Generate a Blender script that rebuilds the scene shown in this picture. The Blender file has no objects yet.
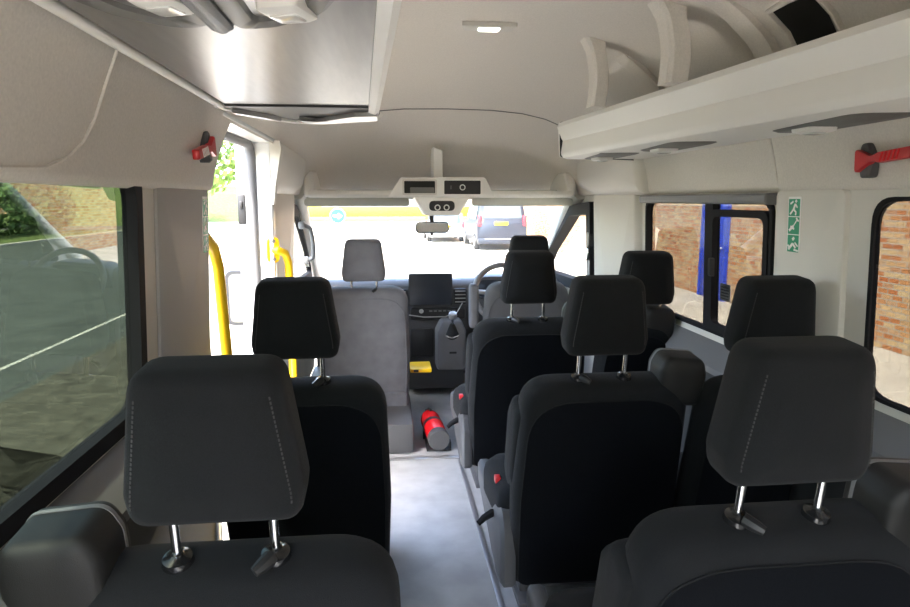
import bpy, bmesh, math, random
from mathutils import Vector, Matrix
random.seed(7)
SC = bpy.context.scene
COL = SC.collection
PI = math.pi

# ------------------------------------------------------------------ camera
cam_d = bpy.data.cameras.new('camera')
cam = bpy.data.objects.new('camera', cam_d)
COL.objects.link(cam)
cam_d.sensor_width = 36.0
cam_d.lens = 36.0 * 640.0 / 910.0
cam_d.clip_start = 0.02
cam.location = (-0.35, 0.0, 1.38)
cam.rotation_euler = (math.radians(90 - 9.186), 0.0, math.radians(-6.1625))
SC.camera = cam

# ------------------------------------------------------------------ sky, sun, exposure
world = bpy.data.worlds.new('sky')
SC.world = world
world.use_nodes = True
wn = world.node_tree
wn.nodes.clear()
w_out = wn.nodes.new('ShaderNodeOutputWorld')
w_bg = wn.nodes.new('ShaderNodeBackground')
w_sky = wn.nodes.new('ShaderNodeTexSky')
w_sky.sky_type = 'NISHITA'
w_sky.sun_disc = False
w_sky.sun_elevation = math.radians(58)
w_sky.sun_rotation = math.radians(215)
w_sky.air_density = 1.0
w_sky.dust_density = 3.0
w_sky.ozone_density = 0.6
w_bg.inputs['Strength'].default_value = 0.62
wn.links.new(w_sky.outputs[0], w_bg.inputs[0])
wn.links.new(w_bg.outputs[0], w_out.inputs[0])

sun_d = bpy.data.lights.new('sun', 'SUN')
sun_d.energy = 7.0
sun_d.angle = math.radians(2.0)
sun_d.color = (1.0, 0.95, 0.87)
sun = bpy.data.objects.new('sun', sun_d)
COL.objects.link(sun)
sun.rotation_euler = Vector((0.27, 0.52, -1.0)).to_track_quat('-Z', 'Y').to_euler()

SC.view_settings.view_transform = 'Standard'
SC.view_settings.look = 'None'
SC.view_settings.gamma = 1.0
SC.view_settings.exposure = 2.25
SC.view_settings.use_curve_mapping = False
SC.cycles.max_bounces = 10
SC.cycles.diffuse_bounces = 6
SC.cycles.transparent_max_bounces = 16
SC.cycles.sample_clamp_indirect = 8.0

# ------------------------------------------------------------------ materials
def mat(name, col, rough=0.6, metal=0.0, spec=0.5, noise=0.0, nscale=60.0, bump=0.0, bscale=400.0, emit=None, estr=1.0, sheen=0.0, stretch=None):
    m = bpy.data.materials.new(name)
    m.use_nodes = True
    nt = m.node_tree
    b = nt.nodes['Principled BSDF']
    b.inputs['Base Color'].default_value = (*col, 1)
    b.inputs['Roughness'].default_value = rough
    b.inputs['Metallic'].default_value = metal
    b.inputs['Specular IOR Level'].default_value = spec
    b.inputs['Sheen Weight'].default_value = sheen
    tc = nt.nodes.new('ShaderNodeTexCoord')
    src = tc.outputs['Object']
    if stretch:
        mp = nt.nodes.new('ShaderNodeMapping')
        mp.inputs['Scale'].default_value = stretch
        nt.links.new(src, mp.inputs[0])
        src = mp.outputs[0]
    if noise > 0:
        n = nt.nodes.new('ShaderNodeTexNoise')
        n.inputs['Scale'].default_value = nscale
        n.inputs['Detail'].default_value = 4
        nt.links.new(src, n.inputs['Vector'])
        r = nt.nodes.new('ShaderNodeValToRGB')
        r.color_ramp.elements[0].position = 0.3
        r.color_ramp.elements[1].position = 0.7
        r.color_ramp.elements[0].color = (*[c * (1 - noise) for c in col], 1)
        r.color_ramp.elements[1].color = (*[min(1, c * (1 + noise)) for c in col], 1)
        nt.links.new(n.outputs['Fac'], r.inputs[0])
        nt.links.new(r.outputs[0], b.inputs['Base Color'])
    if bump > 0:
        n2 = nt.nodes.new('ShaderNodeTexNoise')
        n2.inputs['Scale'].default_value = bscale
        n2.inputs['Detail'].default_value = 2
        nt.links.new(src, n2.inputs['Vector'])
        bp = nt.nodes.new('ShaderNodeBump')
        bp.inputs['Strength'].default_value = bump
        bp.inputs['Distance'].default_value = 0.002
        nt.links.new(n2.outputs['Fac'], bp.inputs['Height'])
        nt.links.new(bp.outputs[0], b.inputs['Normal'])
    if emit:
        b.inputs['Emission Color'].default_value = (*emit, 1)
        b.inputs['Emission Strength'].default_value = estr
    return m

def glass(name, tint, ior=1.5):
    m = bpy.data.materials.new(name)
    m.use_nodes = True
    nt = m.node_tree
    nt.nodes.clear()
    o = nt.nodes.new('ShaderNodeOutputMaterial')
    mx = nt.nodes.new('ShaderNodeMixShader')
    fr = nt.nodes.new('ShaderNodeFresnel')
    fr.inputs[0].default_value = ior
    t = nt.nodes.new('ShaderNodeBsdfTransparent')
    t.inputs[0].default_value = (*tint, 1)
    g = nt.nodes.new('ShaderNodeBsdfGlossy')
    g.inputs['Roughness'].default_value = 0.0
    # same reflectance from both sides of a thin pane
    geo = nt.nodes.new('ShaderNodeNewGeometry')
    vm = nt.nodes.new('ShaderNodeVectorMath')
    vm.operation = 'DOT_PRODUCT'
    nt.links.new(geo.outputs['Incoming'], vm.inputs[0])
    nt.links.new(geo.outputs['Normal'], vm.inputs[1])
    ab = nt.nodes.new('ShaderNodeMath'); ab.operation = 'ABSOLUTE'
    nt.links.new(vm.outputs['Value'], ab.inputs[0])
    om = nt.nodes.new('ShaderNodeMath'); om.operation = 'SUBTRACT'; om.inputs[0].default_value = 1.0
    nt.links.new(ab.outputs[0], om.inputs[1])
    pw = nt.nodes.new('ShaderNodeMath'); pw.operation = 'POWER'; pw.inputs[1].default_value = 5.0
    nt.links.new(om.outputs[0], pw.inputs[0])
    ma = nt.nodes.new('ShaderNodeMath'); ma.operation = 'MULTIPLY_ADD'
    ma.inputs[1].default_value = 0.93; ma.inputs[2].default_value = 0.045
    nt.links.new(pw.outputs[0], ma.inputs[0])
    nt.links.new(ma.outputs[0], mx.inputs[0])
    nt.links.new(t.outputs[0], mx.inputs[1])
    nt.links.new(g.outputs[0], mx.inputs[2])
    nt.links.new(mx.outputs[0], o.inputs[0])
    nt.nodes.remove(fr)
    return m

M = {}
M['lining'] = mat('headliner fabric', (0.69, 0.65, 0.595), 0.95, spec=0.1, noise=0.06, nscale=180, bump=0.25, bscale=900)
M['trim'] = mat('pale interior plastic', (0.64, 0.615, 0.565), 0.55, spec=0.35, bump=0.12, bscale=900)
M['trim_cab'] = mat('cab pillar plastic', (0.60, 0.60, 0.55), 0.55, spec=0.35, bump=0.1, bscale=900)
M['rack'] = mat('rack pale plastic', (0.83, 0.815, 0.775), 0.42, spec=0.45)
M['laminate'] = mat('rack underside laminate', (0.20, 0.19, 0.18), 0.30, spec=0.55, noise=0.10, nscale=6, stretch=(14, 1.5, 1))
M['module'] = mat('service module grey plastic', (0.14, 0.137, 0.13), 0.45, spec=0.4)
M['fabric'] = mat('black seat fabric', (0.0105, 0.0120, 0.0155), 0.95, spec=0.12, noise=0.35, nscale=700, bump=0.5, bscale=1100, sheen=0.03)
M['fabric_side'] = mat('charcoal seat fabric', (0.0112, 0.0120, 0.0132), 0.93, spec=0.14, noise=0.3, nscale=700, bump=0.4, bscale=1100, sheen=0.05)
M['stitch'] = mat('seat thread', (0.05, 0.049, 0.049), 0.9)
M['greycloth'] = mat('grey seat cover', (0.135, 0.135, 0.145), 0.7, spec=0.3, noise=0.12, nscale=14, bump=0.2, bscale=900)
M['greycloth_dark'] = mat('dark grey seat cover', (0.085, 0.085, 0.09), 0.75, spec=0.3, bump=0.2, bscale=900)
M['blackplastic'] = mat('black plastic', (0.018, 0.018, 0.019), 0.45, spec=0.4)
M['greyplastic'] = mat('mid grey plastic', (0.16, 0.16, 0.165), 0.5, spec=0.4, bump=0.15, bscale=900)
M['lowerpanel'] = mat('lower side panel plastic', (0.045, 0.046, 0.048), 0.6, spec=0.3)
M['sidecover'] = mat('seat side plastic', (0.085, 0.086, 0.09), 0.5, spec=0.4, bump=0.15, bscale=900)
M['darkgrey'] = mat('dark grey plastic', (0.075, 0.076, 0.08), 0.5, spec=0.4, bump=0.15, bscale=900)
M['tower'] = mat('belt housing plastic', (0.012, 0.0118, 0.0115), 0.55, spec=0.35, bump=0.2, bscale=700)
M['chrome'] = mat('chrome', (0.75, 0.75, 0.75), 0.18, metal=1.0)
M['rubber'] = mat('black rubber', (0.012, 0.012, 0.014), 0.75, spec=0.15)
M['gloss'] = mat('glossy black plastic', (0.012, 0.012, 0.013), 0.18, spec=0.6)
M['sealgrey'] = mat('grey door seal', (0.13, 0.13, 0.135), 0.6)
M['yellow'] = mat('yellow powder coat', (0.90, 0.55, 0.008), 0.38, spec=0.5)
M['red'] = mat('red plastic', (0.55, 0.015, 0.02), 0.35, spec=0.5)
M['redpaint'] = mat('red enamel', (0.72, 0.012, 0.018), 0.25, spec=0.6)
M['white'] = mat('white print', (0.85, 0.85, 0.83), 0.5)
M['whitepaint'] = mat('white body paint', (0.78, 0.79, 0.79), 0.25, spec=0.6)
M['green'] = mat('green safety sign', (0.0, 0.27, 0.13), 0.4)
M['screen'] = mat('dark touchscreen', (0.035, 0.04, 0.05), 0.12, spec=0.6)
M['pillar'] = mat('shaded pillar plastic', (0.36, 0.35, 0.335), 0.55, spec=0.35, bump=0.12, bscale=900)  # trim plastic darkened: shade of the backlit left pillar put into its colour
M['lens'] = mat('clear lamp lens', (0.75, 0.75, 0.72), 0.15, spec=0.8)
M['lamp'] = mat('lit lamp lens', (0.9, 0.88, 0.82), 0.3, emit=(1.0, 0.95, 0.85), estr=2.2)
M['silver'] = mat('silver plastic', (0.50, 0.50, 0.50), 0.3, metal=0.6)
M['darkhole'] = mat('dark mesh recess', (0.022, 0.022, 0.02), 0.9)
M['mirror'] = mat('mirror glass', (0.9, 0.9, 0.9), 0.02, metal=1.0)
M['tint'] = glass('tinted privacy glass', (0.335, 0.362, 0.325))
M['tint_r'] = glass('tinted side glass', (0.33, 0.33, 0.315))
M['rear'] = glass('rear door glass', (0.72, 0.73, 0.71))
M['clear'] = glass('clear windscreen glass', (0.90, 0.92, 0.91))
M['floor'] = mat('grey vinyl floor', (0.33, 0.345, 0.36), 0.40, spec=0.45, noise=0.13, nscale=9, bump=0.1, bscale=300)
M['alu'] = mat('aluminium edge strip', (0.42, 0.42, 0.43), 0.35, metal=0.8)

# ground / outside
M['concrete'] = mat('pale concrete', (0.34, 0.315, 0.265), 0.9, spec=0.2, noise=0.16, nscale=1.6, bump=0.3, bscale=30)
M['asphalt'] = mat('worn asphalt', (0.050, 0.056, 0.047), 0.9, spec=0.1, noise=0.22, nscale=2.2, bump=0.4, bscale=60)
M['apron'] = mat('gritty verge', (0.058, 0.055, 0.040), 0.95, spec=0.1, noise=0.35, nscale=7, bump=0.5, bscale=60)
M['patch'] = mat('tarmac crack and dark patch', (0.05, 0.052, 0.048), 0.95, spec=0.1)
M['line'] = mat('road line paint', (0.30, 0.29, 0.24), 0.8, noise=0.2, nscale=12)
M['grass'] = mat('grass', (0.075, 0.10, 0.03), 0.95, spec=0.1, noise=0.4, nscale=5)
M['leaf'] = mat('leaves', (0.15, 0.24, 0.045), 0.7, spec=0.3, noise=0.5, nscale=3)
M['leafdark'] = mat('dark leaves', (0.075, 0.13, 0.035), 0.7, spec=0.3, noise=0.5, nscale=3)
M['bark'] = mat('bark', (0.09, 0.06, 0.04), 0.9, noise=0.3, nscale=8)
M['blue'] = mat('blue door paint', (0.02, 0.05, 0.42), 0.45)
M['yellowboard'] = mat('yellow hoarding', (0.42, 0.225, 0.002), 0.6)
M['brownboard'] = mat('brown rail', (0.12, 0.07, 0.04), 0.7)
M['bluesign'] = mat('blue road sign', (0.008, 0.05, 0.20), 0.5)
M['carblack'] = mat('dark car paint', (0.012, 0.016, 0.026), 0.3, spec=0.4)
M['carsilver'] = mat('silver car paint', (0.42, 0.44, 0.47), 0.25, metal=0.4)
M['carglass'] = mat('car glass', (0.05, 0.07, 0.09), 0.05, spec=0.9)
M['tyre'] = mat('tyre', (0.015, 0.015, 0.015), 0.8)
M['platey'] = mat('yellow number plate', (0.85, 0.66, 0.01), 0.5)
M['taill'] = mat('red tail lamp', (0.55, 0.02, 0.03), 0.3)

def brick_material():
    m = bpy.data.materials.new('blotchy stock brick')
    m.use_nodes = True
    nt = m.node_tree
    b = nt.nodes['Principled BSDF']
    b.inputs['Roughness'].default_value = 0.9
    b.inputs['Specular IOR Level'].default_value = 0.15
    tc = nt.nodes.new('ShaderNodeTexCoord')
    sp = nt.nodes.new('ShaderNodeSeparateXYZ')
    cb = nt.nodes.new('ShaderNodeCombineXYZ')
    nt.links.new(tc.outputs['Object'], sp.inputs[0])
    nt.links.new(sp.outputs['Y'], cb.inputs['X'])
    nt.links.new(sp.outputs['Z'], cb.inputs['Y'])
    br = nt.nodes.new('ShaderNodeTexBrick')
    br.inputs['Scale'].default_value = 1.0
    br.inputs['Brick Width'].default_value = 0.18
    br.inputs['Row Height'].default_value = 0.075
    br.inputs['Mortar Size'].default_value = 0.009
    br.inputs['Color1'].default_value = (0, 0, 0, 1)
    br.inputs['Color2'].default_value = (1, 1, 1, 1)
    br.inputs['Mortar'].default_value = (0.5, 0.5, 0.5, 1)
    nt.links.new(cb.outputs[0], br.inputs['Vector'])
    r = nt.nodes.new('ShaderNodeValToRGB')
    el = r.color_ramp.elements
    el[0].position = 0.0; el[0].color = (0.37, 0.13, 0.05, 1)
    el[1].position = 1.0; el[1].color = (0.53, 0.40, 0.22, 1)
    for p, c in ((0.22, (0.41, 0.18, 0.07, 1)), (0.42, (0.46, 0.26, 0.12, 1)), (0.6, (0.52, 0.36, 0.18, 1)), (0.8, (0.37, 0.19, 0.10, 1))):
        e = el.new(p); e.color = c
    nt.links.new(br.outputs['Color'], r.inputs[0])
    n = nt.nodes.new('ShaderNodeTexNoise')
    n.inputs['Scale'].default_value = 1.2
    nt.links.new(cb.outputs[0], n.inputs['Vector'])
    mx = nt.nodes.new('ShaderNodeMixRGB')
    mx.blend_type = 'MULTIPLY'
    mx.inputs[0].default_value = 0.12
    nt.links.new(r.outputs[0], mx.inputs[1])
    nt.links.new(n.outputs['Color'], mx.inputs[2])
    mm = nt.nodes.new('ShaderNodeMixRGB')
    mm.inputs[2].default_value = (0.36, 0.30, 0.23, 1)
    nt.links.new(br.outputs['Fac'], mm.inputs[0])
    nt.links.new(mx.outputs[0], mm.inputs[1])
    nt.links.new(mm.outputs[0], b.inputs['Base Color'])
    return m
M['brick'] = brick_material()

# ------------------------------------------------------------------ mesh helpers
def link(name, bm, m, parent=None, smooth=40):
    bmesh.ops.recalc_face_normals(bm, faces=bm.faces[:])
    me = bpy.data.meshes.new(name)
    bm.to_mesh(me)
    bm.free()
    me.materials.append(m)
    if smooth:
        for p in me.polygons:
            p.use_smooth = True
        me.set_sharp_from_angle(angle=math.radians(smooth))
    o = bpy.data.objects.new(name, me)
    COL.objects.link(o)
    if parent is not None:
        o.parent = parent
    return o

def thing(name, label, cat, loc=(0, 0, 0), rz=0.0, group=None):
    o = bpy.data.objects.new(name, None)
    o.empty_display_size = 0.1
    COL.objects.link(o)
    o.location = loc
    o.rotation_euler = (0, 0, rz)
    return tag(o, label, cat, group)

def tag(o, label, cat, group=None):
    o['label'] = label
    o['category'] = cat
    if group:
        o['group'] = group
    return o

def struct(o):
    o['kind'] = 'structure'
    return o

def sempty(name):
    o = bpy.data.objects.new(name, None)
    COL.objects.link(o)
    return struct(o)

def NB():
    return bmesh.new()

def box(bm, c, s, bev=0.0, rot=None, seg=2):
    r = bmesh.ops.create_cube(bm, size=1.0)
    vs = r['verts']
    mtx = Matrix.Translation(c) @ (rot if rot is not None else Matrix.Identity(4)) @ Matrix.Diagonal((s[0], s[1], s[2], 1))
    bmesh.ops.transform(bm, matrix=mtx, verts=vs)
    if bev > 0:
        es = list({e for v in vs for e in v.link_edges})
        bmesh.ops.bevel(bm, geom=es, offset=bev, segments=seg, affect='EDGES', profile=0.5)
    return bm

def tube(bm, pts, r, n=10, closed=False, caps=True):
    pts = [Vector(p) for p in pts]
    rs = r if isinstance(r, (list, tuple)) else [r] * len(pts)
    rings = []
    N = len(pts)
    up = None
    for i, p in enumerate(pts):
        if closed:
            t = pts[(i + 1) % N] - pts[(i - 1) % N]
        else:
            t = pts[min(i + 1, N - 1)] - pts[max(i - 1, 0)]
        t.normalize()
        if up is None:
            up = Vector((0, 0, 1)) if abs(t.z) < 0.9 else Vector((0, 1, 0))
        a = t.cross(up)
        if a.length < 1e-5:
            a = t.orthogonal()
        a.normalize()
        b = a.cross(t).normalized()
        up = b
        rings.append([bm.verts.new(p + (a * math.cos(2 * PI * k / n) + b * math.sin(2 * PI * k / n)) * rs[i]) for k in range(n)])
    for i in range(N if closed else N - 1):
        A, B = rings[i], rings[(i + 1) % N]
        for k in range(n):
            bm.faces.new((A[k], A[(k + 1) % n], B[(k + 1) % n], B[k]))
    if caps and not closed:
        bm.faces.new(rings[0][::-1])
        bm.faces.new(rings[-1])
    return bm

def lathe(bm, prof, base, axis, n=20):
    """prof: list of (radius, distance along axis)"""
    axis = Vector(axis).normalized()
    a = axis.orthogonal().normalized()
    b = axis.cross(a)
    base = Vector(base)
    rings = []
    for r, h in prof:
        rings.append([bm.verts.new(base + axis * h + (a * math.cos(2 * PI * k / n) + b * math.sin(2 * PI * k / n)) * max(r, 1e-4)) for k in range(n)])
    for A, B in zip(rings, rings[1:]):
        for k in range(n):
            bm.faces.new((A[k], A[(k + 1) % n], B[(k + 1) % n], B[k]))
    bm.faces.new(rings[0][::-1])
    bm.faces.new(rings[-1])
    return bm

def rpoly(pts, rad, n=6):
    """round the corners of a 2-D polygon; rad a number or one per corner"""
    out = []
    N = len(pts)
    for i in range(N):
        p = Vector(pts[i]); a = Vector(pts[i - 1]); b = Vector(pts[(i + 1) % N])
        r = rad[i] if isinstance(rad, (list, tuple)) else rad
        if r <= 0:
            out.append((p.x, p.y)); continue
        d1 = (a - p); d2 = (b - p)
        l1, l2 = d1.length, d2.length
        d1.normalize(); d2.normalize()
        ang = d1.angle(d2)
        t = min(r / math.tan(ang / 2), l1 * 0.49, l2 * 0.49)
        p1 = p + d1 * t; p2 = p + d2 * t
        for k in range(n + 1):
            s = k / n
            q = (1 - s) ** 2 * p1 + 2 * s * (1 - s) * p + s * s * p2
            out.append((q.x, q.y))
    return out

def rrect(u0, u1, v0, v1, r, n=6):
    return rpoly([(u0, v0), (u1, v0), (u1, v1), (u0, v1)], r, n)

def scale_in(outline, ins):
    us = [p[0] for p in outline]; vs = [p[1] for p in outline]
    cu, cv = (min(us) + max(us)) / 2, (min(vs) + max(vs)) / 2
    hu, hv = (max(us) - min(us)) / 2, (max(vs) - min(vs)) / 2
    fu, fv = max(0.02, 1 - ins / hu), max(0.02, 1 - ins / hv)
    return [(cu + (u - cu) * fu, cv + (v - cv) * fv) for u, v in outline]

def slab(bm, outline, layers, mtx=Matrix.Identity(4), bend=None):
    """stack of scaled outlines: (u, w, v) -> mtx; layers = [(inset, w)...]"""
    rings = []
    for ins, w in layers:
        ring = []
        for u, v in scale_in(outline, ins):
            ww = w + (bend(u, v) if bend else 0.0)
            ring.append(bm.verts.new(mtx @ Vector((u, ww, v))))
        rings.append(ring)
    n = len(outline)
    for A, B in zip(rings, rings[1:]):
        for k in range(n):
            bm.faces.new((A[k], A[(k + 1) % n], B[(k + 1) % n], B[k]))
    for ring in (rings[0], rings[-1]):
        c = bm.verts.new(sum((v.co for v in ring), Vector()) / n)
        for k in range(n):
            bm.faces.new((ring[k], ring[(k + 1) % n], c))
    return bm

def soft(d, r, puff=0.006, r2=None):
    """layer list for a cushion of depth d with edge radius r on both faces"""
    r2 = r if r2 is None else r2
    L = [(r * 2.2, -puff), (r * 1.5, -puff * 0.7)]
    for k in range(0, 5):
        a = k / 4 * PI / 2
        L.append((r * (1 - math.sin(a)), r * (1 - math.cos(a))))
    for k in range(4, -1, -1):
        a = k / 4 * PI / 2
        L.append((r2 * (1 - math.sin(a)), d - r2 * (1 - math.cos(a))))
    L += [(r2 * 1.5, d + puff * 0.7), (r2 * 2.2, d + puff)]
    return L

def extrude_x(bm, prof, x0, x1):
    """closed (y,z) profile swept along X"""
    A = [bm.verts.new((x0, y, z)) for y, z in prof]
    B = [bm.verts.new((x1, y, z)) for y, z in prof]
    n = len(prof)
    for k in range(n):
        bm.faces.new((A[k], A[(k + 1) % n], B[(k + 1) % n], B[k]))
    bm.faces.new(A); bm.faces.new(B[::-1])
    return bm

def prism(bm, outline, w0, w1, mtx=Matrix.Identity(4), bev=0.0):
    L = [(0, w0), (0, w1)] if bev <= 0 else [(bev, w0), (bev * .3, w0 + (bev * .3 if w1 > w0 else -bev * .3)), (0, w0 + (bev if w1 > w0 else -bev)), (0, w1)]
    return slab(bm, outline, L, mtx)

def dup(root):
    r = root.copy(); COL.objects.link(r)
    for ch in list(root.children):
        c = ch.copy(); COL.objects.link(c); c.parent = r
        for g in list(ch.children):
            d = g.copy(); COL.objects.link(d); d.parent = c
    return r

# side-wall coordinates: u = along Y, v = Z, w = depth towards outside
def side_x(z):
    return 0.90 + (1.40 - z) * 0.045

def side_mtx(s):
    # maps (u,w,v) -> (s*(side_x(v)+w), u, v)
    return Matrix(((0.0, s, -0.045 * s, s * (0.90 + 1.40 * 0.045)), (1, 0, 0, 0), (0, 0, 1, 0), (0, 0, 0, 1)))

def wall_with_holes(name, outline, holes, s, m, thick=0.015):
    bm = NB()
    mt = side_mtx(s)
    def loop(pts):
        vs = [bm.verts.new(mt @ Vector((u, 0, v))) for u, v in pts]
        return [bm.edges.new((vs[i], vs[(i + 1) % len(vs)])) for i in range(len(vs))]
    es = loop(outline)
    for h in holes:
        es += loop(h)
    bmesh.ops.triangle_fill(bm, use_beauty=True, use_dissolve=False, edges=es)
    fs = bm.faces[:]
    bm.normal_update()
    ret = bmesh.ops.extrude_face_region(bm, geom=fs, use_keep_orig=True)
    vs = [g for g in ret['geom'] if isinstance(g, bmesh.types.BMVert)]
    bmesh.ops.translate(bm, verts=vs, vec=(s * thick, 0, 0))
    return link(name, bm, m, smooth=30)

def ring_frame(bm, outline, wid, w0, w1, mtx):
    """flat ring following an outline (outer), 'wid' wide, from w0 to w1"""
    inner = scale_in(outline, wid)
    n = len(outline)
    def row(pts, w): return [bm.verts.new(mtx @ Vector((u, w, v))) for u, v in pts]
    a, b, c, d = row(outline, w0), row(inner, w0), row(inner, w1), row(outline, w1)
    for R, S in ((a, b), (b, c), (c, d), (d, a)):
        for k in range(n):
            bm.faces.new((R[k], R[(k + 1) % n], S[(k + 1) % n], S[k]))
    return bm

# ------------------------------------------------------------------ outside ground
GZ = -0.62
bm = NB(); box(bm, (25, 20, GZ - 0.2), (60, 170, 0.4)); g = struct(link('ground_yard', bm, M['concrete'], smooth=0))
bm = NB()
va = [bm.verts.new((x, y, GZ + 0.008)) for x, y in ((-2.0, 5.0), (5, 5.0), (5, 105), (-35.2, 105))]
bm.faces.new(va)
struct(link('ground_pale_wedge', bm, M['concrete'], smooth=0))  # pale wedge added along the doorway sightline so the ground there overexposes
bm = NB(); box(bm, (-10.8, 20, GZ - 0.198), (13.2, 170, 0.4)); struct(link('ground_road', bm, M['asphalt'], smooth=0))
bm = NB(); box(bm, (-37.0, -17.5, GZ - 0.14), (39.2, 125, 0.4)); struct(link('ground_lawn', bm, M['grass'], smooth=0))
bm = NB(); box(bm, (-4.95, 0, GZ - 0.194), (0.07, 26, 0.4)); struct(link('ground_line', bm, M['line'], smooth=0))
bm = NB()
box(bm, (-4.35, 0, GZ - 0.191), (0.05, 23, 0.39))
struct(link('ground_joint', bm, M['patch'], smooth=0))
bm = NB(); box(bm, (-17.25, -17.5, GZ - 0.14), (0.3, 125, 0.42), 0.03); struct(link('ground_kerb', bm, M['concrete']))
# dark patch on the ground near the van
bm = NB()
slab(bm, rpoly([(-4.1, 4.0), (-2.6, 4.2), (-2.9, 5.1), (-4.1, 5.6)], 0.2), [(0, -0.003), (0, 0.004)],
     Matrix(((1, 0, 0, 0), (0, 0, 1, 0), (0, 1, 0, GZ), (0, 0, 0, 1))))
struct(link('ground_patch', bm, M['patch'], smooth=0))
# verge strip of grit alongside the van (left)
bm = NB(); box(bm, (-3.1, 2, GZ - 0.196), (2.2, 20, 0.4)); struct(link('ground_verge', bm, M['apron'], smooth=0))

# ------------------------------------------------------------------ van shell
# floor
bm = NB(); box(bm, (0, 2.2, -0.03), (1.92, 6.3, 0.06)); struct(link('floor', bm, M['floor'], smooth=0))
# ceiling: cross-sections lofted along Y, closing down into a dome over the cab
HALF = [(0.0, 2.0), (0.24, 1.995), (0.42, 1.975), (0.55, 1.94), (0.65, 1.89), (0.73, 1.82), (0.78, 1.74), (0.812, 1.66), (0.828, 1.62), (0.843, 1.58), (0.862, 1.51), (0.873, 1.455), (0.877, 1.425), (0.886, 1.41), (0.904, 1.405)]
def crown(Y):
    K = [(-9, 2.0), (2.9, 2.0), (3.2, 1.965), (3.5, 1.905), (3.8, 1.83), (4.05, 1.73), (4.25, 1.62), (4.38, 1.50), (4.43, 1.43)]
    for (a, za), (b, zb) in zip(K, K[1:]):
        if Y <= b:
            return za + (zb - za) * (Y - a) / (b - a)
    return K[-1][1]
def lining_x(z):
    for (xa, za), (xb, zb) in zip(HALF, HALF[1:]):
        if za >= z >= zb:
            return xa + (xb - xa) * (za - z) / (za - zb)
    return 0.87
Y0, YD0, YD1, YF = -0.85, 2.08, 2.92, 4.43
YL = 2.14                                  # front edge of the left lining at soffit height
ys = [Y0, 0.0, 0.7, 1.4, YL, 2.5, YD1, 3.05, 3.2, 3.35, 3.5, 3.65, 3.8, 3.93, 4.05, 4.15, 4.25, 4.32, 4.38, YF]
full = [(-x, z) for x, z in HALF[::-1]] + HALF[1:]
bm = NB()
rows = []
for Y in ys:
    k = (crown(Y) - 1.405) / (2.0 - 1.405)
    t = max(0.0, (Y - 3.2) / 1.23)
    fx = 1 - 0.05 * t * t
    rows.append([bm.verts.new((x * fx, Y - (min(0.06, (1.62 - z) * 0.4) if Y == YL and x < 0 and z < 1.62 else 0.0), 1.405 + (z - 1.405) * k)) for x, z in full])
for i in range(len(ys) - 1):
    for j in range(len(full) - 1):
        zmid = (full[j][1] + full[j + 1][1]) / 2
        if full[j][0] < 0 and zmid < 1.625 and YL <= ys[i] < YD1 - 0.01:
            continue                      # open doorway
        bm.faces.new((rows[i][j], rows[i][j + 1], rows[i + 1][j + 1], rows[i + 1][j]))
fs = bm.faces[:]
ret = bmesh.ops.extrude_face_region(bm, geom=fs, use_keep_orig=True)
for v in [g for g in ret['geom'] if isinstance(g, bmesh.types.BMVert)]:
    c = Vector((0, min(v.co.y, 3.2), 1.2))
    d = (v.co - c); d.y *= 0.6 if v.co.y > 3.2 else 0
    v.co += d.normalized() * 0.045
struct(link('ceiling', bm, M['lining'], smooth=50))

# walls (outlines in Y,Z)
RW1 = rrect(0.33, 1.54, 0.862, 1.385, 0.07)
RW2 = rrect(1.965, 2.985, 0.868, 1.378, 0.05)
CABW = lambda: rpoly([(3.72, 0.82), (5.02, 0.78), (4.72, 1.0), (4.12, 1.335), (3.72, 1.36)], [0.03, 0.04, 0.2, 0.10, 0.02])
wall_outline = [(Y0, 0.0), (5.35, 0.0), (5.35, 0.74), (4.25, 1.41), (4.15, 1.47), (Y0, 1.47)]
struct(wall_with_holes('wall_right', wall_outline, [RW1, RW2, CABW()], 1, M['trim']))
LW1 = rrect(0.02, 1.505, 0.895, 1.455, 0.07)
lo1 = [(Y0, 0.0), (YD0, 0.0), (YD0, 1.48), (Y0, 1.48)]
struct(wall_with_holes('wall_left', lo1, [LW1], -1, M['trim']))
lo2 = [(YD1, 0.0), (5.35, 0.0), (5.35, 0.74), (4.25, 1.41), (4.15, 1.47), (YD1, 1.47)]
struct(wall_with_holes('wall_left.001', lo2, [CABW()], -1, M['trim_cab']))

# doorway lining: jambs, soffit, seal
bm = NB()
box(bm, (-0.955, YD0 - 0.03, 0.80), (0.08, 0.06, 1.66), 0.012)
box(bm, (-0.917, YD1 + 0.018, 0.80), (0.15, 0.06, 1.66), 0.012)
box(bm, (-0.905, (YD0 + YD1) / 2, 1.65), (0.17, YD1 - YD0 + 0.12, 0.05), 0.012)
d3 = struct(link('door_3', bm, M['whitepaint']))
bm = NB()
tube(bm, [(-0.925, YD1 - 0.012, 0.02), (-0.925, YD1 - 0.012, 1.56), (-0.925, YD1 - 0.03, 1.60), (-0.925, YD1 - 0.07, 1.618), (-0.94, YD0 + 0.07, 1.618), (-0.94, YD0 + 0.012, 1.58), (-0.94, YD0 + 0.012, 0.02)], 0.022, 10)
link('door_seal', bm, M['sealgrey'], d3)
bm = NB()
box(bm, (-0.972, YD1 - 0.006, 1.34), (0.035, 0.03, 0.13), 0.006)
box(bm, (-0.972, YD1 - 0.02, 1.36), (0.012, 0.02, 0.03), 0.003)
link('door_striker', bm, M['blackplastic'], d3)
bm = NB()
prism(bm, [(-0.99, 1.36), (-0.836, 1.36), (-0.826, 1.44), (-0.795, 1.60), (-0.80, 1.635), (-0.99, 1.635)], YD1 - 0.006, YD1 + 0.05)
struct(link('trim_20', bm, M['trim']))
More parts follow.
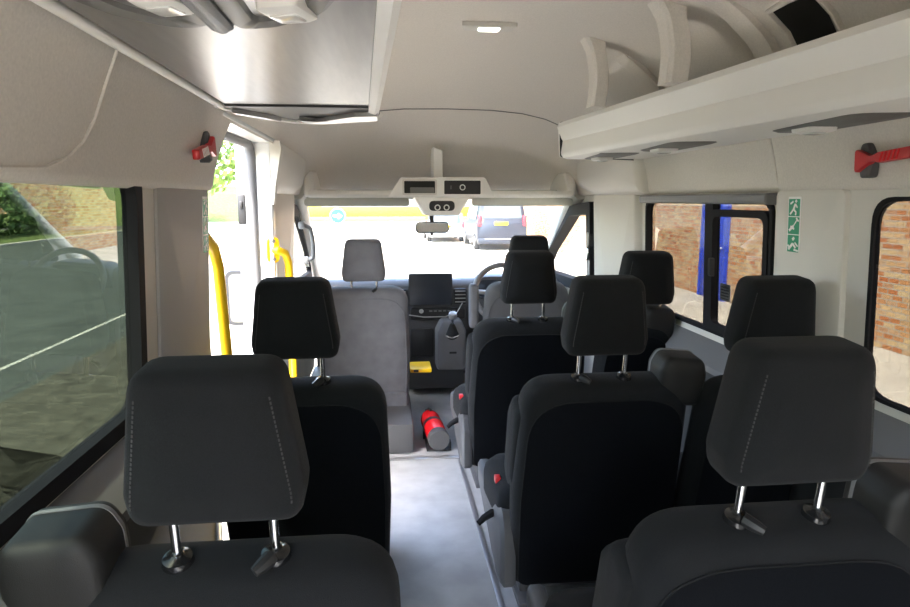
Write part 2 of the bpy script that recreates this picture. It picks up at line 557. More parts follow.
# inner face of the front jamb: B pillar trim
bm = NB()
o = rpoly([(YD1 - 0.005, 0.02), (3.70, 0.02), (3.70, 1.42), (YD1 - 0.005, 1.42)], 0.02)
prism(bm, o, -0.05, 0.0, side_mtx(-1), 0.02)
struct(link('trim_1', bm, M['trim']))
bm = NB()
prism(bm, rpoly([(3.05, 0.02), (3.68, 0.02), (3.68, 1.42), (3.05, 1.42)], 0.02), -0.045, 0.0, side_mtx(1), 0.02)
struct(link('trim_2', bm, M['trim']))
# bulging upper corner over the left B pillar (belt housing cover)
bm = NB()
o = rpoly([(2.925, 1.40), (3.62, 1.40), (3.92, 1.46), (3.85, 1.62), (2.925, 1.64)], [0.01, 0.1, 0.06, 0.1, 0.01])
mt = Matrix(((0, -1, 0.22, -0.87 - 0.22 * 1.45), (1, 0, 0, 0), (0, 0, 1, 0), (0, 0, 0, 1)))
slab(bm, o, [(0.05, -0.045), (0.02, -0.038), (0.005, -0.02), (0, 0.03)], mt)
struct(link('trim_3', bm, M['trim']))
bm = NB()
mt = Matrix(((0, 1, -0.22, 0.87 + 0.22 * 1.45), (1, 0, 0, 0), (0, 0, 1, 0), (0, 0, 0, 1)))
slab(bm, o, [(0.05, -0.045), (0.02, -0.038), (0.005, -0.02), (0, 0.03)], mt)
struct(link('trim_4', bm, M['trim']))
# pillar covers between the side windows
bm = NB()
prism(bm, rpoly([(1.625, 0.84), (1.945, 0.84), (1.945, 1.415), (1.625, 1.415)], 0.03), -0.018, 0.0, side_mtx(1), 0.016)
struct(link('trim_5', bm, M['trim']))
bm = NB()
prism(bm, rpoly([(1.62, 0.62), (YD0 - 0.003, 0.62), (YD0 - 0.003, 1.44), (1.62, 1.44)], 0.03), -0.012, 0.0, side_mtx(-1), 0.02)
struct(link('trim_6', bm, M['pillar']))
# sill ledges and lower side panels
for s, a, b, n, zz in ((1, Y0, 3.58, 7, 0.835), (-1, Y0, YD0 - 0.01, 8, 0.87)):
    bm = NB()
    pr = [(0.0, zz), (-0.012, zz - 0.005), (-0.075, zz - 0.075), (-0.075, zz - 0.10), (0.0, zz - 0.12)]
    A = [bm.verts.new((s * (side_x(z) + w), a, z)) for w, z in pr]
    B = [bm.verts.new((s * (side_x(z) + w), b, z)) for w, z in pr]
    for k in range(len(pr)):
        bm.faces.new((A[k], A[(k + 1) % len(pr)], B[(k + 1) % len(pr)], B[k]))
    bm.faces.new(A); bm.faces.new(B)
    struct(link('trim_%d' % n, bm, M['greyplastic']))
    bm = NB()
    prism(bm, rpoly([(a, 0.01), (b, 0.01), (b, zz - 0.11), (a, zz - 0.11)], 0.02), -0.03, 0.0, side_mtx(s), 0.01)
    struct(link('trim_%d' % (n + 2), bm, M['lowerpanel']))

# lining seams
def seam(name, pts, s):
    bm = NB()
    tube(bm, [(s * (lining_x(z) - 0.001), y, z) for y, z in pts], 0.0035, 6)
    return struct(link(name, bm, M['lining']))
seam('trim_11', [(0.62, 1.418), (0.96, 1.424), (1.08, 1.43), (1.15, 1.45), (1.20, 1.48), (1.23, 1.52), (1.245, 1.58), (1.25, 1.66), (1.25, 1.70)], -1)
seam('trim_12', [(1.92, 1.41), (1.925, 1.45), (1.928, 1.50), (1.93, 1.56), (1.93, 1.60)], 1)
# ceiling cross seam
bm = NB()
Ys = 3.62
k = (crown(Ys) - 1.405) / 0.595
t = (Ys - 3.2) / 1.23; fx = 1 - 0.05 * t * t
tube(bm, [(x * fx, Ys, 1.405 + (z - 1.405) * k - 0.0015) for x, z in full[10:-10]], 0.003, 6)
struct(link('trim_13', bm, M['module']))

# cab pillars (A pillars), header
for s, n in ((-1, 14), (1, 15)):
    bm = NB()
    pts = [(s * 0.875, 3.98, 1.43), (s * 0.89, 4.25, 1.34), (s * 0.91, 4.65, 1.14), (s * 0.925, 5.05, 0.93), (s * 0.93, 5.4, 0.74)]
    tube(bm, pts, [0.05, 0.045, 0.043, 0.045, 0.05], 12)
    struct(link('trim_%d' % n, bm, M['trim_cab']))
bm = NB(); box(bm, (0, 4.20, 1.415), (1.80, 0.12, 0.06), 0.015); struct(link('trim_16', bm, M['trim_cab']))

# windows ------------------------------------------------------------
def window(n, outline, s, m, frame_w=0.028, pw=0.010, w1=0.02, out=0.012):
    mt = side_mtx(s)
    bm = NB(); ring_frame(bm, scale_in(outline, -out), frame_w, (-0.055 if frame_w > 0.07 and s > 0 else -0.003 if pw < 0.01 else -0.012), w1, mt)
    w = struct(link('window_%d' % n, bm, M['rubber'], smooth=30))
    bm = NB(); slab(bm, scale_in(outline, 0.004), [(0, pw), (0, pw + 0.004)], mt)
    link('pane', bm, m, w, smooth=0)
    return w
window(1, LW1, -1, M['tint'], 0.035)
window(2, RW1, 1, M['tint_r'], 0.011, 0.003, 0.016, 0.003)
w3 = window(3, RW2, 1, M['tint_r'], 0.014, 0.010, 0.02, 0.003)
mt = side_mtx(1)
bm = NB(); ring_frame(bm, rrect(1.985, 2.37, 0.88, 1.345, 0.04), 0.026, -0.012, 0.012, mt)
link('sliding_frame', bm, M['rubber'], w3, smooth=30)
bm = NB(); slab(bm, rrect(2.345, 2.41, 0.873, 1.372, 0.004), [(0.002, -0.01), (0, -0.006), (0, 0.02)], mt)
link('centre_bar', bm, M['rubber'], w3, smooth=30)
bm = NB(); slab(bm, rrect(2.325, 2.35, 1.09, 1.16, 0.006), [(0.003, -0.026), (0, -0.02), (0, -0.01)], mt)
link('latch', bm, M['blackplastic'], w3, smooth=30)
bm = NB(); slab(bm, rrect(2.25, 2.325, 1.0, 1.065, 0.003), [(0, 0.014), (0, 0.0165)], mt)
nt_ = link('notice_sticker', bm, M['white'], w3, smooth=0)
bm = NB()
for k in range(5):
    slab(bm, rrect(2.26, 2.315, 1.006 + k * 0.011, 1.010 + k * 0.011, 0.001, 1), [(0, 0.0125), (0, 0.014)], mt)
link('print', bm, M['greyplastic'], nt_, smooth=0)
bm = NB(); slab(bm, rrect(1.95, 2.985, 1.365, 1.402, 0.006), [(0.006, -0.045), (0.001, -0.04), (0, 0.0)], mt)
tag(link('blind_cassette', bm, M['greyplastic']), 'long grey roller blind cassette above the sliding side window on the right', 'window blind')
for n, s in ((4, 1), (5, -1)):
    w = window(n, CABW(), s, M['clear'], 0.075)
    bm = NB(); slab(bm, rrect(3.89, 3.925, 0.81, 1.36, 0.003), [(0.002, -0.01), (0, 0.0), (0, 0.02)], side_mtx(s))
    link('divider_bar', bm, M['rubber'], w, smooth=30)
# windscreen
bm = NB()
A = [(-0.88, 4.06, 1.425), (-0.4, 4.14, 1.43), (0, 4.17, 1.432), (0.4, 4.14, 1.43), (0.88, 4.06, 1.425)]
B = [(-0.93, 5.38, 0.70), (-0.45, 5.50, 0.70), (0, 5.54, 0.70), (0.45, 5.50, 0.70), (0.93, 5.38, 0.70)]
va = [bm.verts.new(p) for p in A]; vb = [bm.verts.new(p) for p in B]
for k in range(4):
    bm.faces.new((va[k], va[k + 1], vb[k + 1], vb[k]))
w = struct(link('window_6', bm, M['clear'], smooth=60))

# front bulkhead under the windscreen
bm = NB(); box(bm, (0, 5.34, 0.34), (1.88, 0.06, 0.74)); struct(link('wall_front', bm, M['darkgrey'], smooth=0))
# unseen rear doors behind the camera, left opening shaped to light the cabin
bm = NB()
def rloop(pts):
    vs = [bm.verts.new((u, Y0, v)) for u, v in pts]
    return [bm.edges.new((vs[i], vs[(i + 1) % len(vs)])) for i in range(len(vs))]
es = rloop([(-0.95, 0.0), (0.95, 0.0), (0.92, 1.40), (0.72, 1.86), (0.42, 2.0), (-0.42, 2.0), (-0.72, 1.86), (-0.92, 1.40)])
RD = [rrect(0.08, 0.78, 0.85, 1.50, 0.06), rpoly([(-0.88, 0.04), (-0.36, 0.04), (-0.36, 1.92), (-0.60, 1.87), (-0.86, 1.40)], 0.06)]
for h in RD:
    es += rloop(h)
bmesh.ops.triangle_fill(bm, use_beauty=True, use_dissolve=False, edges=es)
bmesh.ops.solidify(bm, geom=bm.faces[:], thickness=0.03)
wb = struct(link('wall_back', bm, M['trim'], smooth=20))
for n, h in ((7, RD[0]),):
    bm = NB(); slab(bm, scale_in(h, -0.01), [(0, Y0 - 0.012), (0, Y0 - 0.008)])
    struct(link('window_%d' % n, bm, M['rear'], smooth=0))

# aluminium floor strips
bm = NB(); box(bm, (0, 3.28, 0.004), (1.76, 0.035, 0.008), 0.003); struct(link('trim_17', bm, M['alu']))
for n, X in ((18, 0.025), (19, -0.37)):
    bm = NB(); box(bm, (X, 1.3, 0.003), (0.02, 3.9, 0.006), 0.002); struct(link('trim_%d' % n, bm, M['alu']))

# ------------------------------------------------------------------ overhead parcel shelf over the cab
sh = thing('overhead_shelf', 'pale overhead shelf with console across the front of the cab above the windscreen', 'shelf', (0, 3.95, 1.40))
L = Matrix.Translation((0, -3.95, -1.40))
bm = NB()
pr = [(3.93, 1.395), (3.915, 1.41), (3.915, 1.425), (3.925, 1.437), (3.95, 1.437), (3.965, 1.42), (4.40, 1.42), (4.40, 1.395)]
extrude_x(bm, pr, -0.80, 0.80); bm.transform(L)
link('tray', bm, M['rack'], sh)
for s in (-1, 1):
    bm = NB()
    o = rpoly([(3.92, 1.40), (4.36, 1.40), (4.36, 1.50), (4.2, 1.56), (4.0, 1.55), (3.93, 1.47)], 0.03)
    slab(bm, o, [(0.01, -0.03), (0, -0.02), (0, 0.02), (0.01, 0.03)], L @ Matrix(((0, 1, 0, s * 0.80), (1, 0, 0, 0), (0, 0, 1, 0), (0, 0, 0, 1))))
    link('end_bracket', bm, M['rack'], sh)
# console
bm = NB()
o = rpoly([(-0.335, 1.395), (0.315, 1.395), (0.255, 1.515), (-0.255, 1.515)], [0.01, 0.01, 0.025, 0.025])
slab(bm, o, [(0.008, -0.01), (0.002, -0.006), (0, 0.0), (0, 0.16)], L @ Matrix.Translation((0, 3.90, 0)))
con = link('console', bm, M['rack'], sh)
def front_panel(name, x0, x1, z0, z1, w0, w1, m, par, r=0.006):
    bm = NB(); slab(bm, rrect(x0, x1, z0, z1, r), [(0.002, w0), (0, w0 + 0.002), (0, w1)], L @ Matrix.Translation((0, 3.89, 0)))
    return link(name, bm, m, par, smooth=30)
front_panel('pocket', -0.235, -0.05, 1.418, 1.495, -0.003, 0.02, M['darkhole'], con)
bm = NB()
mt = L @ Matrix.Translation((0, 3.89, 0))
ring_frame(bm, rrect(-0.245, -0.04, 1.41, 1.502, 0.008), 0.010, -0.010, 0.01, mt)
link('pocket_rim', bm, M['trim'], con, smooth=30)
front_panel('pocket_floor', -0.20, -0.055, 1.42, 1.455, -0.006, 0.01, M['module'], con)
front_panel('switch_panel', 0.005, 0.225, 1.415, 1.495, -0.006, 0.02, M['blackplastic'], con)
bm = NB(); tube(bm, [L @ Vector((0.115 + 0.015 * math.cos(k * PI / 10), 3.882, 1.455 + 0.015 * math.sin(k * PI / 10))) for k in range(20)], 0.003, 6, closed=True); link('dial', bm, M['lens'], con)
bm = NB(); box(bm, L @ Vector((0.045, 3.883, 1.455)), (0.004, 0.004, 0.022)); link('switch_mark', bm, M['greyplastic'], con)
# lower hood with buttons
bm = NB()
o = rpoly([(-0.11, 1.285), (0.10, 1.285), (0.165, 1.40), (-0.175, 1.40)], [0.03, 0.03, 0.005, 0.005])
slab(bm, o, [(0.012, 0.02), (0.003, 0.026), (0, 0.04), (0, 0.24)], L @ Matrix.Translation((0, 3.89, 0)))
hood = link('lower_hood', bm, M['rack'], sh)
bm = NB(); slab(bm, rrect(-0.085, 0.07, 1.315, 1.375, 0.028), [(0.004, 0.012), (0, 0.016), (0, 0.05)], L @ Matrix.Translation((0, 3.89, 0)))
lp = link('map_light_panel', bm, M['blackplastic'], hood)
for X in (-0.035, 0.02):
    bm = NB(); tube(bm, [L @ Vector((X + 0.015 * math.cos(k * PI / 10), 3.901, 1.335 + 0.015 * math.sin(k * PI / 10))) for k in range(20)], 0.0035, 6, closed=True)
    link('map_light', bm, M['lens'], hood)
# upright post on the console
bm = NB()
o = rpoly([(-0.055, 1.50), (0.005, 1.50), (0.005, 1.68), (-0.055, 1.70)], 0.006)
slab(bm, o, [(0.006, 0.10), (0, 0.11), (0, 0.30)], L @ Matrix.Translation((0, 3.89, 0)))
link('support_post', bm, M['rack'], sh)
# mirror
mi = thing('rear_view_mirror', 'interior rear view mirror below the overhead console at the windscreen', 'mirror', (-0.05, 4.14, 1.205))
mi.rotation_euler = (math.radians(-9), 0, 0)
bm = NB(); slab(bm, rrect(-0.108, 0.108, -0.036, 0.036, 0.03), [(0.004, -0.012), (0, -0.008), (0, 0.008), (0.02, 0.03)]); link('housing', bm, M['blackplastic'], mi)
bm = NB(); slab(bm, rrect(-0.101, 0.101, -0.030, 0.030, 0.025), [(0, -0.0145), (0, -0.012)]); link('mirror_glass', bm, M['mirror'], mi, smooth=0)
bm = NB(); tube(bm, [(0, 0.015, 0), (0, 0.05, 0.06), (0, 0.06, 0.17)], [0.014, 0.014, 0.02], 10); link('stalk', bm, M['blackplastic'], mi)
bm = NB(); box(bm, (-0.005, -0.005, -0.043), (0.02, 0.014, 0.016), 0.003); link('dimmer_tab', bm, M['blackplastic'], mi)
# sun visors
for X0, X1, lab in ((-0.84, -0.20, 'folded sun visor at the left half of the windscreen header'), (0.19, 0.84, 'folded sun visor at the right half of the windscreen header above the driver')):
    bm = NB(); slab(bm, rrect(X0, X1, 1.343, 1.391, 0.02), [(0.008, -0.012), (0, -0.006), (0, 0.006), (0.008, 0.012)], Matrix.Translation((0, 4.03, 0)))
    v = tag(link('sun_visor', bm, M['trim_cab']), lab, 'sun visor')

# ------------------------------------------------------------------ luggage racks
def loft_profiles(bm, sections):
    rows = [[bm.verts.new(p) for p in sec] for sec in sections]
    n = len(rows[0])
    for A, B in zip(rows, rows[1:]):
        for k in range(n):
            bm.faces.new((A[k], A[(k + 1) % n], B[(k + 1) % n], B[k]))
    bm.faces.new(rows[0]); bm.faces.new(rows[-1][::-1])
    return bm
rk = thing('luggage_rack', 'long pale overhead luggage rack along the right side wall', 'luggage rack', (0.6, 1.0, 1.56), 0, 'overhead racks')
L = Matrix.Translation((-0.6, -1.0, -1.56))
def rx(Y): return 0.735 - 0.093 * Y
def rprof(Y, e=0.0):
    X = rx(Y) - e
    pr = [(0.0, 1.582), (-0.003, 1.596), (0.004, 1.648), (-0.004, 1.660), (-0.022, 1.708), (-0.012, 1.728), (0.02, 1.728), (0.03, 1.71), (0.02, 1.65), (0.02, 1.60), (0.04, 1.59)]
    xw = 0.835
    a = [(X + dx, Y, z) for dx, z in pr] + [(xw, Y, 1.595), (xw, Y, 1.568), (X + 0.03, Y, 1.566), (X + 0.008, Y, 1.572)]
    return [L @ Vector(p) for p in a]
bm = NB(); loft_profiles(bm, [rprof(Y) for Y in (-0.6, 0.2, 1.0, 1.8, 2.4, 2.95)])
link('shelf', bm, M['rack'], rk, smooth=35)
bm = NB()
Y = 2.95
o = rpoly([(rx(Y) - 0.004, 1.575), (0.835, 1.562), (0.81, 1.66), (rx(Y) + 0.10, 1.73), (rx(Y) - 0.012, 1.732), (rx(Y) - 0.008, 1.64)], 0.012)
slab(bm, o, [(0.004, 0.0), (0, 0.004), (0, 0.022), (0.01, 0.03)], L @ Matrix.Translation((0, Y, 0)))
link('end_cap', bm, M['rack'], rk)
bm = NB(); slab(bm, o, [(-0.001, 0.006), (-0.001, 0.009)], L @ Matrix.Translation((0, Y - 0.010, 0))); link('end_gap', bm, M['rubber'], rk, smooth=0)
def reading_light(par, L, X, Y, z, flip=1, rot=0.0, big=1.0):
    R = Matrix.Rotation(rot, 4, 'Z')
    T = L @ Matrix.Translation((X, Y, z)) @ R
    bm = NB()
    o = rpoly([(-0.085, -0.25 * big), (0.075, -0.27 * big), (0.085, 0.10), (-0.045, 0.15 * big)], [0.05, 0.05, 0.03, 0.05])
    slab(bm, o, [(0, 0.02), (0, 0.0), (0.012, -0.004)], T @ Matrix(((1, 0, 0, 0), (0, 0, 1, 0), (0, 1, 0, 0), (0, 0, 0, 1))))
    lm = link('service_panel', bm, M['module'], par)
    bm = NB()
    slab(bm, rrect(-0.04, 0.04, -0.04, 0.045, 0.012), [(0.0, 0.0), (0.002, -0.012), (0.010, -0.016)], T @ Matrix(((1, 0, 0, 0), (0, 0, 1, 0), (0, 1, 0, 0), (0, 0, 0, 1))))
    link('lamp_bezel', bm, M['rack'], lm)
    bm = NB()
    slab(bm, rrect(-0.022, 0.022, -0.022, 0.024, 0.008), [(0.0, 0.0), (0.002, -0.018), (0.006, -0.020)], T @ Matrix(((1, 0, 0, 0), (0, 0, 1, 0), (0, 1, 0, 0), (0, 0, 0, 1))))
    link('reading_lamp', bm, M['lens'], lm)
for Y, X in ((1.585, 0.75), (2.285, 0.66), (2.786, 0.60)):
    reading_light(rk, L, X, Y, 1.566)
# ---- left rack
lk = thing('luggage_rack', 'overhead luggage rack above the left seats, seen from below with its dark glossy underside', 'luggage rack', (-0.58, 0.6, 1.62), 0, 'overhead racks')
L = Matrix.Translation((0.58, -0.6, -1.62))
def lx(Y): return -0.295 - 0.036 * Y
def lo(Y): return -0.755 - 0.008 * Y
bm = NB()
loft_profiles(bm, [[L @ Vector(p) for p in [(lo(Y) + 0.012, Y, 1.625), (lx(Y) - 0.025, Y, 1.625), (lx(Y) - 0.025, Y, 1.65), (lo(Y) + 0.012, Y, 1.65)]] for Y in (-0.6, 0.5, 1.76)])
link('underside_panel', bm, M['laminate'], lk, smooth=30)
bm = NB()
loft_profiles(bm, [[L @ Vector((lx(Y) + dx, Y, z)) for dx, z in [(-0.03, 1.618), (-0.012, 1.612), (0.0, 1.622), (-0.003, 1.66), (-0.02, 1.75), (-0.04, 1.75), (-0.035, 1.65), (-0.03, 1.64)]] for Y in (-0.6, 0.3, 1.0, 1.95)])
link('aisle_rail', bm, M['rack'], lk, smooth=35)
bm = NB()
tube(bm, [L @ Vector((lo(Y), Y, 1.622)) for Y in (-0.6, 0.3, 1.0, 1.78)], 0.009, 10)
link('wall_rail', bm, M['rack'], lk)
# end cap
xa, xb = lo(1.8) - 0.01, lx(1.95) + 0.004
xm = (xa + xb) / 2
bm = NB()
TF = L @ Matrix(((1, 0, 0, 0), (0, 0, 1, 0), (0, 1, 0, 1.614), (0, 0, 0, 1)))
o = [(xa + 0.01, 1.77), (xm, 1.765), (xb - 0.02, 1.77), (xb, 1.93), (xb - 0.03, 1.975), (xm + 0.03, 2.06), (xm - 0.05, 2.05), (xa + 0.05, 1.88)]
slab(bm, o, [(0.02, 0.10), (0, 0.08), (0, 0.012), (0.004, 0.006)], TF)
ec = link('end_cap', bm, M['blackplastic'], lk)
bm = NB()
tube(bm, [L @ Vector(p) for p in [(xa, 1.77, 1.622), (xa + 0.05, 1.89, 1.62), (xm - 0.05, 2.06, 1.618), (xm + 0.03, 2.07, 1.618), (xb - 0.03, 1.985, 1.62), (xb + 0.002, 1.94, 1.625)]], 0.008, 8)
link('end_rim', bm, M['rack'], ec)
for pts in ([(xb - 0.07, 1.86), (xb - 0.004, 1.84), (xb - 0.004, 1.95), (xm + 0.04, 2.05), (xm - 0.01, 2.05), (xm - 0.03, 1.96), (xm + 0.02, 2.0)], [(xa + 0.02, 1.80), (xa + 0.06, 1.85), (xm - 0.10, 1.93), (xm - 0.07, 2.02), (xa + 0.06, 1.90)]):
    bm = NB()
    slab(bm, rpoly(pts, 0.008, 3), [(0.003, -0.006), (0, -0.002), (0, 0.008)], TF)
    link('end_trim', bm, M['silver'], ec)
# service module: two swooping halves with lamps and a pale web between
FL = Matrix(((1, 0, 0, 0), (0, 0, 1, 0), (0, 1, 0, 0), (0, 0, 0, 1)))
for oo, lxy in (([(-0.735, 0.30), (-0.585, 0.30), (-0.575, 0.975), (-0.63, 0.985), (-0.70, 0.93), (-0.735, 0.84)], (-0.612, 0.86)), ([(-0.56, 0.30), (-0.385, 0.30), (-0.385, 0.78), (-0.425, 0.90), (-0.50, 0.965), (-0.56, 0.985)], (-0.468, 0.878))):
    bm = NB()
    slab(bm, rpoly(oo, [0.02, 0.02, 0.06, 0.06, 0.06, 0.06] if oo[0][0] < -0.7 else [0.02, 0.02, 0.06, 0.06, 0.06, 0.02]), [(0, 0.02), (0, 0.0), (0.012, -0.007), (0.035, -0.003), (0.04, 0.004)], L @ Matrix.Translation((0, 0, 1.622)) @ FL)
    sm = link('service_panel', bm, M['module'], lk)
    T = L @ Matrix.Translation((lxy[0], lxy[1], 1.618)) @ Matrix.Rotation(-0.35, 4, 'Z') @ FL
    bm = NB(); slab(bm, rrect(-0.028, 0.028, -0.035, 0.030, 0.008), [(0, 0.01), (0, -0.006), (0.006, -0.010)], T); link('lamp_bezel', bm, M['rack'], sm)
    bm = NB(); slab(bm, rrect(-0.020, 0.020, -0.018, 0.018, 0.005), [(0, 0.01), (0.002, -0.012), (0.006, -0.013)], T); link('reading_lamp', bm, M['lens'], sm)
bm = NB()
slab(bm, rpoly([(-0.595, 0.30), (-0.55, 0.30), (-0.553, 0.96), (-0.57, 0.985), (-0.585, 0.96)], 0.01), [(0, 0.01), (0, -0.009), (0.006, -0.013)], L @ Matrix.Translation((0, 0, 1.622)) @ FL)
link('centre_web', bm, M['greyplastic'], lk)

# ------------------------------------------------------------------ ceiling lamp
cl = thing('ceiling_lamp', 'slim recessed ceiling lamp, lit in the middle of the roof lining', 'ceiling lamp', (0.028, 2.38, 1.992))
bm = NB(); slab(bm, rpoly([(-0.10, -0.03), (0.10, -0.03), (0.085, 0.03), (-0.085, 0.03)], 0.008), [(0.006, -0.012), (0, -0.008), (0, 0.006)], Matrix(((1, 0, 0, 0), (0, 0, 1, 0), (0, 1, 0, 0), (0, 0, 0, 1)))); link('bezel', bm, M['trim'], cl)
bm = NB(); slab(bm, rrect(-0.038, 0.038, -0.022, 0.016, 0.006), [(0.004, -0.017), (0, -0.013), (0, 0.0)], Matrix(((1, 0, 0, 0), (0, 0, 1, 0), (0, 1, 0, 0), (0, 0, 0, 1)))); link('lens', bm, M['lamp'], cl)

# ------------------------------------------------------------------ roof ribs above the right rack
def roof_rib(label, Y, z0, z1, w, d, cat='roof rib'):
    r = thing('roof_rib', label, cat, (0.75, Y, z0), 0, 'roof ribs above the right rack')
    zs = [z0 + (z1 - z0) * i / 9 for i in range(10)]
    bm = NB()
    secs = []
    for i, z in enumerate(zs):
        X = lining_x(z)
        e = 0.004 if i in (0, 9) else (d * 0.7 if i in (1, 8) else d)
        secs.append([Vector((X + 0.02 - 0.75, -w / 2, z - z0)), Vector((X - e * 0.75 - 0.75, -w / 2, z - z0)), Vector((X - e - 0.75, -w / 2 + 0.012, z - z0)), Vector((X - e - 0.75, w / 2 - 0.012, z - z0)), Vector((X - e * 0.75 - 0.75, w / 2, z - z0)), Vector((X + 0.02 - 0.75, w / 2, z - z0))])
    loft_profiles(bm, secs)
    link('rib_cover', bm, M['lining'], r, smooth=50)
    return r
roof_rib('short roof rib behind the front hanger of the right rack', 2.53, 1.70, 1.93, 0.10, 0.035)
roof_rib('long roof rib beside the dark recess above the right rack', 1.80, 1.70, 1.935, 0.085, 0.035)
def hanger(label, Y, xt, xb, zt, wx):
    h = thing('rack_hanger', label, 'rack hanger', (xb, Y, 1.725), 0, 'rack hangers')
    bm = NB()
    secs = []
    for i in range(11):
        t = i / 10
        z = 1.7285 + (zt - 1.7285) * t
        xc = xb + (xt - xb) * t + 0.018 * math.sin(t * PI)
        w = wx * (1.0 + 0.45 * max(0, t - 0.8) / 0.2)
        yy = 0.035
        secs.append([Vector((xc - w / 2 - xb, -yy + 0.012, z - 1.725)), Vector((xc - w * 0.32 - xb, -yy, z - 1.725)), Vector((xc + w * 0.40 - xb, -yy, z - 1.725)), Vector((xc + w / 2 - xb, -yy + 0.012, z - 1.725)), Vector((xc + w / 2 - xb, yy, z - 1.725)), Vector((xc - w / 2 - xb, yy, z - 1.725))])
    loft_profiles(bm, secs)
    link('hanger_cover', bm, M['lining'], h, smooth=35)
hanger('pale rack hanger nearest the front end of the right luggage rack', 2.46, 0.435, 0.458, 1.985, 0.058)
hanger('large curved rack hanger cut off by the top edge, right luggage rack', 1.95, 0.50, 0.53, 1.965, 0.07)
rr = thing('roof_recess', 'dark square recess in the roof lining above the right rack', 'recess panel', (0.71, 1.61, 1.84))
bm = NB()
g = [[bm.verts.new((lining_x(z) - 0.006 - 0.71, y - 1.61, z - 1.84)) for z in (1.76, 1.79, 1.82, 1.85, 1.868)] for y in (1.53, 1.68)]
for k in range(4):
    bm.faces.new((g[0][k], g[0][k + 1], g[1][k + 1], g[1][k]))
bmesh.ops.solidify(bm, geom=bm.faces[:], thickness=0.004)
link('dark_panel', bm, M['darkhole'], rr, smooth=40)
bm = NB()
tube(bm, [(lining_x(z) - 0.004 - 0.71, y - 1.61, z - 1.84) for y, z in ((1.515, 1.755), (1.515, 1.82), (1.515, 1.872), (1.61, 1.875), (1.695, 1.872), (1.695, 1.82), (1.695, 1.755), (1.61, 1.752))], 0.009, 8, closed=True)
link('recess_rim', bm, M['lining'], rr)

# ------------------------------------------------------------------ dashboard
da = thing('dashboard', 'dark dashboard below the windscreen with touchscreen, vents and centre stack', 'dashboard', (0, 4.8, 0))
L = Matrix.Translation((0, -4.8, 0))
bm = NB()
pr = [(4.44, 0.52), (4.38, 0.60), (4.37, 0.70), (4.39, 0.79), (4.43, 0.822), (4.52, 0.832), (4.70, 0.80), (5.0, 0.745), (5.28, 0.69), (5.28, 0.52)]
extrude_x(bm, pr, -0.86, 0.86); bm.transform(L)
link('dash_body', bm, M['darkgrey'], da, smooth=40)
bm = NB()
pr = [(4.42, 0.05), (4.36, 0.20), (4.355, 0.60), (4.36, 0.66), (4.6, 0.66), (4.6, 0.05)]
extrude_x(bm, pr, -0.20, 0.20); bm.transform(L)
cs = link('centre_stack', bm, M['darkgrey'], da, smooth=40)
bm = NB(); box(bm, L @ Vector((-0.11, 4.352, 0.40)), (0.16, 0.02, 0.20), 0.01); link('storage_bin', bm, M['blackplastic'], cs)
bm = NB(); slab(bm, rrect(-0.19, 0.19, 0.565, 0.645, 0.02), [(0.004, -0.02), (0, -0.014), (0, 0.05)], L @ Matrix.Translation((0, 4.355, 0))); cp = link('control_panel', bm, M['blackplastic'], cs)
for k in range(6):
    bm = NB(); box(bm, L @ Vector((-0.05 + k * 0.032, 4.333, 0.625)), (0.022, 0.006, 0.010), 0.002); link('button', bm, M['greyplastic'], cp)
bm = NB(); lathe(bm, [(0.001, 0), (0.016, 0), (0.014, 0.012), (0.001, 0.012)], L @ Vector((-0.115, 4.336, 0.625)), (0, -1, 0)); link('volume_knob', bm, M['silver'], cp)
bm = NB(); tube(bm, [L @ Vector(p) for p in [(-0.20, 4.335, 0.60), (-0.10, 4.328, 0.585), (0.05, 4.328, 0.585), (0.13, 4.33, 0.61), (0.17, 4.335, 0.68)]], 0.004, 6); link('chrome_trim', bm, M['silver'], da)
# screen
bm = NB(); slab(bm, rrect(-0.20, 0.10, 0.665, 0.885, 0.01), [(0.003, 0.0), (0, 0.003), (0, 0.02), (0.04, 0.06)], L @ Matrix.Translation((0, 4.33, 0))); ts = link('touchscreen', bm, M['blackplastic'], da)
bm = NB(); slab(bm, rrect(-0.193, 0.093, 0.672, 0.878, 0.006), [(0, -0.0015), (0, 0.001)], L @ Matrix.Translation((0, 4.33, 0))); link('display', bm, M['screen'], ts, smooth=0)
# vents right of the screen and left
for x0, x1, z0, z1 in ((0.115, 0.20, 0.665, 0.775), (0.62, 0.74, 0.66, 0.77), (-0.295, -0.215, 0.665, 0.775), (-0.78, -0.66, 0.66, 0.77)):
    bm = NB(); slab(bm, rrect(x0, x1, z0, z1, 0.012), [(0.003, 0), (0, 0.004), (0, 0.08)], L @ Matrix.Translation((0, 4.362, 0))); v = link('air_vent', bm, M['blackplastic'], da)
    for k in range(4):
        bm = NB(); box(bm, L @ Vector(((x0 + x1) / 2, 4.357, z0 + (z1 - z0) * (k + 0.7) / 4.4)), (x1 - x0 - 0.012, 0.012, 0.006), 0.002); link('vent_slat', bm, M['silver'], v)
# speaker/tweeter pods on the top edge
for X in (-0.25, 0.14):
    bm = NB(); box(bm, L @ Vector((X, 4.48, 0.815)), (0.08, 0.06, 0.025), 0.008); link('tweeter_pod', bm, M['greyplastic'], da)
